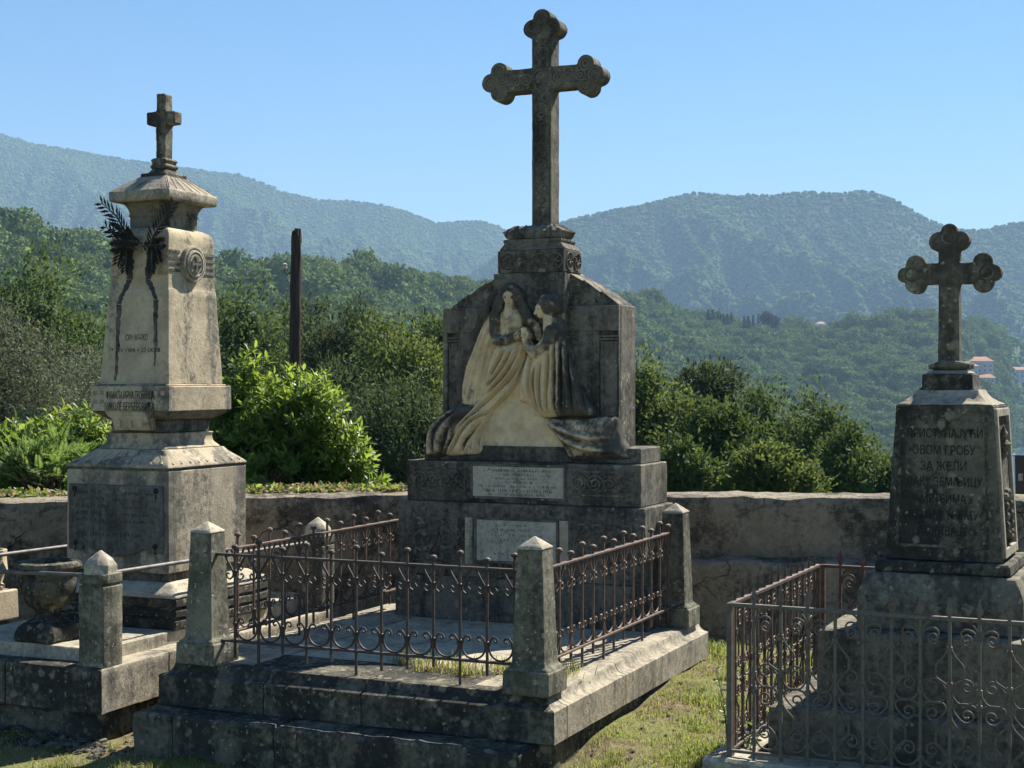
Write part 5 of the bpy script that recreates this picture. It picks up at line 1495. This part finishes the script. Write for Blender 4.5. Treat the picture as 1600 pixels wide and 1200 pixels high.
# ================================================================== FAR WOODS, HOUSES
def make_src(name, V, Fa, mat, k, smooth=False):
    o = np_mesh(name, V, Fa, mat, None, k, smooth); COL.objects.unlink(o); return o
def canopy_src(seed, n=520, leaf=.26):
    d = rand_dirs(n); d[:, 2] = np.where(d[:, 2] < -.35, -d[:, 2], d[:, 2])
    lump = 1 + .16 * np.sin(d[:, 0] * 4 + seed) * np.cos(d[:, 1] * 5 + seed * 2) + .12 * np.sin(d[:, 2] * 7 + seed)
    P = d * (lump * rng.uniform(.72, 1.03, n))[:, None] * np.array([1, 1, .85])
    Ad = unit(rng.normal(size=(n, 3)) + d * .3); Nn = unit(d + rng.normal(size=(n, 3)) * .16)
    V1, F1 = leaf_arrays(P, Ad, Nn, leaf * rng.uniform(.7, 1.3, n), leaf * .75)
    return V1, F1
def forest(name, label, P, scl, rot, idx, srcs):
    me = bpy.data.meshes.new(name); me.vertices.add(len(P)); me.vertices.foreach_set("co", P.astype(np.float32).ravel()); me.update()
    a = me.attributes.new("scl", 'FLOAT_VECTOR', 'POINT'); a.data.foreach_set("vector", scl.astype(np.float32).ravel())
    a = me.attributes.new("rot", 'FLOAT_VECTOR', 'POINT'); a.data.foreach_set("vector", rot.astype(np.float32).ravel())
    a = me.attributes.new("idx", 'INT', 'POINT'); a.data.foreach_set("value", idx.astype(np.int32))
    o = link(bpy.data.objects.new(name, me)); tag(o, label, 'woodland', kind='stuff')
    ng = bpy.data.node_groups.new(name + "_nodes", 'GeometryNodeTree')
    ng.interface.new_socket("Geometry", in_out='INPUT', socket_type='NodeSocketGeometry')
    ng.interface.new_socket("Geometry", in_out='OUTPUT', socket_type='NodeSocketGeometry')
    gi = ng.nodes.new("NodeGroupInput"); go = ng.nodes.new("NodeGroupOutput")
    ip = ng.nodes.new("GeometryNodeInstanceOnPoints"); jn = ng.nodes.new("GeometryNodeJoinGeometry")
    for s_ in srcs[::-1]:
        oi = ng.nodes.new("GeometryNodeObjectInfo"); oi.inputs[0].default_value = s_; oi.inputs["As Instance"].default_value = True
        ng.links.new(oi.outputs["Geometry"], jn.inputs[0])
    def at(nm, ty):
        q = ng.nodes.new("GeometryNodeInputNamedAttribute"); q.data_type = ty; q.inputs[0].default_value = nm; return q.outputs[0]
    ng.links.new(gi.outputs[0], ip.inputs["Points"]); ng.links.new(jn.outputs[0], ip.inputs["Instance"])
    ip.inputs["Pick Instance"].default_value = True
    ng.links.new(at("idx", 'INT'), ip.inputs["Instance Index"])
    er = ng.nodes.new("FunctionNodeEulerToRotation"); ng.links.new(at("rot", 'FLOAT_VECTOR'), er.inputs[0])
    ng.links.new(er.outputs[0], ip.inputs["Rotation"]); ng.links.new(at("scl", 'FLOAT_VECTOR'), ip.inputs["Scale"])
    ng.links.new(ip.outputs[0], go.inputs[0])
    md = o.modifiers.new("woods", 'NODES'); md.node_group = ng
    return o

HOUSES = [  # px, py(base), width m, depth, height, label, roof
 (1530, 584, 15, 11, 7.5, 'two storey house with red tiled roof on the hillside right of the squat tombstone cross', .0),
 (1508, 588, 12, 10, 5.5, 'lilac shaded house joined to the left of the red roofed one on the hillside', .4),
 (1538, 600, 13, 9, 3.4, 'low house with orange roof below the red roofed house on the hillside', -.2),
 (1586, 592, 20, 9, 6.5, 'long pale flat house at the right edge of the wooded hill', .1),
 (1286, 516, 19, 11, 4.0, 'long low house with sunlit roof on the ridge, left of the others there', .2),
 (1322, 513, 16, 10, 6.0, 'grey house with pink roof on the ridge, middle of the hamlet', .1),
 (1345, 514, 13, 9, 4.0, 'small tiled house at the right end of the ridge hamlet', -.1)]
wallm = plain('house_render', (.50, .48, .45), .9, 0, .1, .2, 1.0); roofm = plain('clay_tiles', (.40, .22, .15), .9, 0, .1, .35, 2.0); glassm = plain('window_dark', (.03, .035, .04), .3, 0, .5, .1)
hp = []
for px, py, w, dp, h, lb, rz in HOUSES:
    X, Y, z = hit(px, py)
    hp.append((px, py, Y, w / 2 * F / Y, h * F / Y))
    o = bpy.data.objects.new('house', None); link(o); o.location = (X, Y, z + (2.2 if px < 1400 else .5)); o.rotation_euler = (0, 0, rz); tag(o, lb, 'house', 'houses on the wooded hill')
    mb = MB(); mb.box(-w / 2, w / 2, -dp / 2, dp / 2, -4, h); wl = mb.build('wall', wallm, o)
    mb = MB(); e = .6
    mb.rings([[(-w / 2 - e, -dp / 2 - e, h + .01), (w / 2 + e, -dp / 2 - e, h + .01), (w / 2 + e, dp / 2 + e, h + .01), (-w / 2 - e, dp / 2 + e, h + .01)],
              [(-w / 2 + dp * .3, -.2, h + dp * .27), (w / 2 - dp * .3, -.2, h + dp * .27), (w / 2 - dp * .3, .2, h + dp * .27), (-w / 2 + dp * .3, .2, h + dp * .27)]])
    mb.build('roof', roofm, o)
    nw = max(2, int(w / 3.6))
    for fl in range(max(1, int(h / 3))):
        for k in range(nw):
            x = -w / 2 + w * (k + .5) / nw; z0 = .9 + fl * 2.9
            mb = MB(); mb.box(x - .5, x + .5, -dp / 2 - .06, -dp / 2 + .02, z0, z0 + 1.3); mb.build('window', glassm, wl)
# cypress row and big tree on the ridge
CY = [(1105.7, 485, 3.2), (1108.7, 490, 2.2), (1113.8, 485, 4.6), (1122, 493, 3), (1126, 492, 3), (1130.6, 492, 3.4), (1136.5, 491, 4), (1142.6, 490, 5), (1162.6, 494, 3.4), (1169, 495, 7), (1176.8, 493, 2.8), (1185, 492, 3.2)]
for k, (px, top, wp) in enumerate(CY):
    Y = float(interp(px, MIDD)) - 14; X = (px - 800) / F * Y; z = float(terrain(X, Y)); zt = HC + (600 - top) / F * Y; h = zt - z; w = wp / F * Y / 2
    n = 420; f = rng.random(n) ** .8; a = rng.random(n) * 6.28; r = w * np.sin(np.pi * np.clip(f * .9 + .08, 0, 1)) ** .6 * rng.uniform(.6, 1.1, n)
    P = np.stack([r * np.cos(a), r * np.sin(a), f * h], 1)
    Ad = unit(np.stack([np.cos(a) * .4, np.sin(a) * .4, np.ones(n)], 1)); Nn = unit(np.stack([np.cos(a), np.sin(a), .3 * np.ones(n)], 1) + rng.normal(size=(n, 3)) * .4)
    Vl, Fl = leaf_arrays(P, Ad, Nn, .9, .5)
    o = bpy.data.objects.new('cypress_tree', None); link(o); o.location = (X, Y, z)
    pos = ('leftmost of the row', 'second from the left, very thin', 'third from the left, tall', 'fourth from the left', 'fifth from the left', 'sixth from the left', 'seventh from the left', 'eighth from the left, widest of the close group', 'first after the gap', 'broad one after the gap', 'thin one left of the last', 'last on the right, beside the round tree')[k]
    tag(o, 'dark slim cypress on the far ridge, ' + pos, 'tree', 'cypresses on the ridge')
    np_mesh('crown', Vl, Fl, M['cypress'], o); mb = MB(); mb.tube([(0, 0, -1), (0, 0, h * .5)], [.25, .12], 6); mb.build('trunk', M['bark'], o)
tree('oak_tree', 'single dark round tree on the far ridge at the right end of the cypress row', 1202, 491, 905, 24, 'cypress', 1.5, 8, 12, .5, 'trees on the far ridge', 1.1, 1.6)

# white motor boat on the inlet
X, Y = (1581 - 800) / F * 900, 900
o = bpy.data.objects.new('motor_boat', None); link(o); o.location = (X, Y, -44.5); o.rotation_euler = (0, 0, .3)
tag(o, 'white motor yacht on the sea inlet at the right edge', 'boat')
whitem = plain('white_gelcoat', (.8, .8, .8), .4, 0, .5, .05, 1)
mb = MB(); mb.rings([[(-6, -1.2, 0), (5, -1.4, 0), (7, 0, 0), (5, 1.4, 0), (-6, 1.2, 0)], [(-6.5, -2, 2), (5, -2.1, 2.3), (9, 0, 2.7), (5, 2.1, 2.3), (-6.5, 2, 2)]]); mb.build('hull', whitem, o)
mb = MB(); mb.loft([(2.05, -5, 3.5, -1.6, 1.6), (4.2, -4.5, 2, -1.4, 1.4)]); cb_ = mb.build('cabin', whitem, o)
mb = MB(); mb.box(-4, 2.2, -1.62, -1.5, 2.7, 3.5); mb.build('window', glassm, cb_)
mb = MB(); mb.loft([(4.21, -4, 0, -1.2, 1.2), (5.6, -3.5, -.5, -1, 1)]); mb.build('flybridge', whitem, o)

# the woods themselves
def scatter(y0, y1, area, kmax=.46):
    n = int(kmax * (y1 ** 2 - y0 ** 2) / area)
    Y = np.sqrt(rng.random(n) * (y1 ** 2 - y0 ** 2) + y0 ** 2); X = (rng.random(n) * 2 - 1) * kmax * Y
    return X, Y
X, Y = scatter(75, 1180, 33)
z = terrain(X, Y); px = 800 + F * X / Y
D = interp(px, MIDD)
keep = (Y < D + 25) & (z > -43.5)
py = 600 - (z - HC) / Y * F
for hx_, hy_, hY, hw, hh_ in hp:
    keep &= ~((np.abs(px - hx_) < hw + 3) & (Y > hY - 75) & (Y < hY + 9) & (py < hy_ + 14))
X, Y, z = X[keep], Y[keep], z[keep]; n = len(X)
s = rng.uniform(2.3, 5.8, n) * np.where(rng.random(n) < .13, 1.35, 1)
s = s * np.clip(.62 + Y / 900, .7, 1.1)
srcs = []
for q in range(4):
    V1, F1 = canopy_src(q * 1.7, 900, .19); srcs.append(make_src('canopy_clump', V1, F1, M['canopy'], 4))
V2, F2 = ico(2, .25, 3, .8)
forest('hill_woods', 'dense green woods covering the nearer hills beyond the cemetery', np.stack([X, Y, z + s * .62], 1),
       np.stack([s, s, s * rng.uniform(.85, 1.3, n)], 1), np.stack([0 * X, 0 * X, rng.random(n) * 6.28], 1), rng.integers(0, 4, n), srcs)
cores = [make_src('canopy_core', V2 * .88, F2, M['canopy'], 3, True)]
forest('hill_woods_core', 'shaded inner mass of the woods on the nearer hills', np.stack([X, Y, z + s * .55], 1),
       np.stack([s, s, s], 1), np.stack([0 * X, 0 * X, rng.random(n) * 6.28], 1), np.zeros(n), cores)
X, Y = scatter(1150, 3450, 22)
z = terrain(X, Y); px = 800 + F * X / Y
zf = HC + (600 - interp(px, FRR)) / F * 2500
keep = ~((Y > 2560) & (interp(px, FLR) > interp(px, FRR) - 4)) & (relief_noise(X, Y, 300) + rng.random(len(X)) * .5 > .42)
X, Y, z = X[keep], Y[keep], z[keep]; n = len(X)
s = rng.uniform(1.6, 3.4, n) * np.where(rng.random(n) < .1, 1.5, 1)
srcs = []
for q in range(3):
    V1, F1 = ico(2, .45, q + 1, .8); srcs.append(make_src('mountain_clump', V1, F1, M['canopyfar'], 3, True))
forest('mountain_woods', 'hazy scrub woods clothing the far mountains', np.stack([X, Y, z + s * .3], 1),
       np.stack([s, s, s * rng.uniform(.8, 1.3, n)], 1), np.stack([0 * X, 0 * X, rng.random(n) * 6.28], 1), rng.integers(0, 3, n), srcs)

# ================================================================== GRASS
def blades(P, h, w, lean=.5):
    n = len(P); a = rng.random(n) * 6.28; d = np.stack([np.cos(a), np.sin(a), 0 * a], 1); sdv = np.stack([-np.sin(a), np.cos(a), 0 * a], 1)
    h = np.broadcast_to(h, (n,))[:, None] * rng.uniform(.5, 1.3, (n, 1)); ln = rng.uniform(.15, 1, (n, 1)) * lean
    up = np.array([0, 0, 1.0])
    m = P + up * h * .6 + d * h * ln * .35; tpp = P + up * h * (1 - .3 * ln) + d * h * ln
    V = np.stack([P - sdv * w / 2, P + sdv * w / 2, m + sdv * w * .4, m - sdv * w * .4, tpp], 1).reshape(-1, 3)
    b = (np.arange(n) * 5)[:, None]
    tri = (b[:, None, :] + np.array([[0, 1, 2], [0, 2, 3], [3, 2, 4]])[None]).reshape(-1, 3)
    return V, tri
def patchy(X, Y, s=1.0):
    return .5 + .25 * (np.sin(X * 4.1 * s + 1.3) * np.sin(Y * 5.3 * s + .4) + np.sin(X * 9.7 * s + Y * 3.1) * np.sin(Y * 8.3 * s - X * 2.2) + .7 * np.sin(X * 19 * s + 2) * np.sin(Y * 23 * s))
def ground_pts(n, x0, x1, y0, y1):
    X = rng.uniform(x0, x1, n); Y = rng.uniform(y0, y1, n); return X, Y
def inside(fr, X, Y, u0, u1, v0, v1):
    dx, dy = X - fr.o[0], Y - fr.o[1]; u = dx * fr.u[0] + dy * fr.u[1]; v = dx * fr.v[0] + dy * fr.v[1]
    return (u > u0) & (u < u1) & (v > v0) & (v < v1)
X, Y = ground_pts(150000, -3.4, 2.4, 5.3, 9.3)
out = ~(inside(CF, X, Y, -2.2, .01, -.17, 2.5) | inside(LF, X, Y, -1.4, .02, -.02, 2.4) | inside(RF, X, Y, -.1, 1.65, -.06, .1))
pv = patchy(X, Y); rnd = rng.random(len(X))
sunny = X > .1
g = out & (rnd < np.clip((pv - .42) * 2.6, 0, 1) * np.where(sunny, .95, 1.0))
P = np.stack([X[g], Y[g], terrain(X[g], Y[g]) - .004], 1)
Vb, Fb = blades(P, .026 + .03 * np.clip(patchy(P[:, 0], P[:, 1], 1.7) - .3, 0, 1), .0035, .8)
tag(np_mesh('grass', Vb, Fb, M['grass'], None, 3), 'patchy short green grass on the ground between the graves', 'grass', kind='stuff')
tq = rng.random((420, 2)) * np.array([5.8, 4.0]) + np.array([-3.4, 5.3])
tq = tq[patchy(tq[:, 0], tq[:, 1], .6) > .43]
ti = rng.integers(0, len(tq), 52000); sg = rng.uniform(.02, .075, len(tq))
X2 = tq[ti, 0] + rng.normal(size=len(ti)) * sg[ti]; Y2 = tq[ti, 1] + rng.normal(size=len(ti)) * sg[ti]
o2 = ~(inside(CF, X2, Y2, -2.2, .01, -.19, 2.5) | inside(LF, X2, Y2, -1.4, .02, -.02, 2.4) | inside(RF, X2, Y2, -.1, 1.65, -.06, .1))
P = np.stack([X2[o2], Y2[o2], terrain(X2[o2], Y2[o2]) - .003], 1)
Vb, Fb = blades(P, (.02 + .45 * sg[ti])[o2], .0038, 1.0)
tag(np_mesh('grass_tufts', Vb, Fb, M['grass'], None, 3), 'brighter tufts of longer grass dotted over the ground between the graves', 'grass', kind='stuff')
g = out & (rnd > .66)
P = np.stack([X[g], Y[g], terrain(X[g], Y[g]) + .001], 1)
Vb, Fb = blades(P, .022, .003, 2.0)
tag(np_mesh('dry_grass', Vb, Fb, M['straw'], None, 3), 'straw coloured dry grass and litter on the bare earth between the graves', 'dry grass', kind='stuff')
# weeds on the middle slab, by the front right post
def tuft_pts(cx, cy, sx, sy, n): return np.stack([cx + rng.normal(size=n) * sx, cy + rng.normal(size=n) * sy], 1)
spots_ = [(-.60, .36, .05, .03, 150), (-.70, .44, .06, .04, 110), (-.50, .50, .05, .05, 120), (-.38, .46, .06, .06, 210), (-.90, .44, .035, .03, 70), (-1.02, .48, .03, .02, 60), (-.78, .38, .05, .03, 120), (-.24, .52, .06, .06, 160), (-.19, .30, .02, .06, 130), (-.16, .55, .02, .08, 90)]
gp = []; sp_ = []
for cx, cy, sx, sy, n in spots_:
    q = tuft_pts(cx, cy, sx, sy, n)
    k = rng.random(n) < .5
    for j, (a, b) in enumerate(q):
        w_ = CF.w(a, b, .202); (gp if k[j] else sp_).append((w_.x, w_.y, w_.z))
Vb, Fb = blades(np.array(gp), .085, .0042, .9); tag(np_mesh('weeds', Vb, Fb, M['grass'], None, 3), 'green weeds sprouting on the middle slab behind the front railing', 'weeds', kind='stuff')
Vb, Fb = blades(np.array(sp_), .07, .003, 1.6); tag(np_mesh('dry_weeds', Vb, Fb, M['straw'], None, 3), 'dry yellow weeds lying on the middle slab behind the front railing', 'weeds', kind='stuff')
# leafy sprigs by the fence
def sprig(px, py, Y, n, label, L=.05):
    X = (px - 800) / F * Y; z = HC + (600 - py) / F * Y
    zb = float(terrain(X, Y))
    o = bpy.data.objects.new('weed_plant', None); link(o); o.location = (X, Y, zb); tag(o, label, 'plant', 'weeds beside the green fence')
    P = []; Ad = []; mb = MB()
    for s_ in range(n):
        a = rng.uniform(0, 6.28); hgt = (z - zb) * rng.uniform(.5, 1.0); r = hgt * rng.uniform(.15, .5)
        pts = [Vector((0, 0, 0)), Vector((r * .3 * math.cos(a), r * .3 * math.sin(a), hgt * .6)), Vector((r * math.cos(a), r * math.sin(a), hgt))]
        mb.tube(pts, [.003, .0025, .0015], 5)
        for k in range(9):
            f = .3 + .7 * k / 8; p = pts[0].lerp(pts[1], min(1, f * 2)) if f < .5 else pts[1].lerp(pts[2], f * 2 - 1)
            P.append(p[:]); b = rng.uniform(0, 6.28); Ad.append((math.cos(b), math.sin(b), .3))
    mb.build('stem', M['laurel'], o)
    P = np.array(P); Ad = np.array(Ad)
    Vl, Fl = leaf_arrays(P, Ad, np.array([0, 0, 1.0]) + rng.normal(size=P.shape) * .4, L, L * .4, True)
    np_mesh('leaves', Vl, Fl, M['fern'], o, 3)
sprig(1137, 985, 6.75, 4, 'bright leafy weed growing between the middle kerb and the fence corner', .034)
sprig(1165, 1120, 6.45, 8, 'leafy weed growing inside the left corner of the green fence', .04)
sprig(1205, 1060, 6.9, 5, 'tall thin weed inside the rusty side of the fence', .04)
# rubble between the graves
rb = []
mb = MB()
for k in range(420):
    if k < 360:
        u = rng.uniform(-1.3, .22); v = rng.uniform(-.16, .06) if u < 0 else rng.uniform(-.2, .9)
        w_ = LF.w(u, v); 
    else:
        w_ = CF.w(rng.uniform(.06, .6), rng.uniform(.1, 2.2))
    r = rng.uniform(.010, .04) if k < 360 else rng.uniform(.006, .018)
    z = float(terrain(w_.x, w_.y)) + r * .2
    c = Vector((w_.x, w_.y, z)); n8 = []
    bmv = []
    V1, F1 = (ico(1, .5, k, .7) if k == 0 else (V1, F1))
    base = [mb.bm.verts.new(c + Vector((q[0] * r * rng.uniform(.7, 1.3), q[1] * r * rng.uniform(.7, 1.3), q[2] * r * rng.uniform(.6, 1.1)))) for q in V1]
    for f in F1: mb.face([base[i] for i in f])
tag(mb.build('rubble', M['lichen'], None, smooth=20), 'loose stone rubble and pebbles on the earth between the kerbs', 'rubble', kind='stuff')

# ================================================================== AIR
zmin, zmax = float(GZ.min()), float(GZ.max())
mb = MB(); mb.box(-5900, 5900, -5900, 5900, min(zmin, -60) - 1, zmax + 40)
hz = mb.build('haze', M['marble']); tag(hz, kind='stuff')
hm = bpy.data.materials.new('haze_air'); hm.use_nodes = True; ht = hm.node_tree; ht.nodes.clear()
ho = ht.nodes.new("ShaderNodeOutputMaterial"); pvn = ht.nodes.new("ShaderNodeVolumePrincipled")
pvn.inputs["Color"].default_value = (.44, .68, 1.0, 1)
pvn.inputs["Density"].default_value = .00019
pvn.inputs["Density Attribute"].default_value = ""
if "Temperature Attribute" in pvn.inputs: pvn.inputs["Temperature Attribute"].default_value = ""
pvn.inputs["Anisotropy"].default_value = 0.0
ht.links.new(pvn.outputs[0], ho.inputs["Volume"])
hz.data.materials.clear(); hz.data.materials.append(hm)
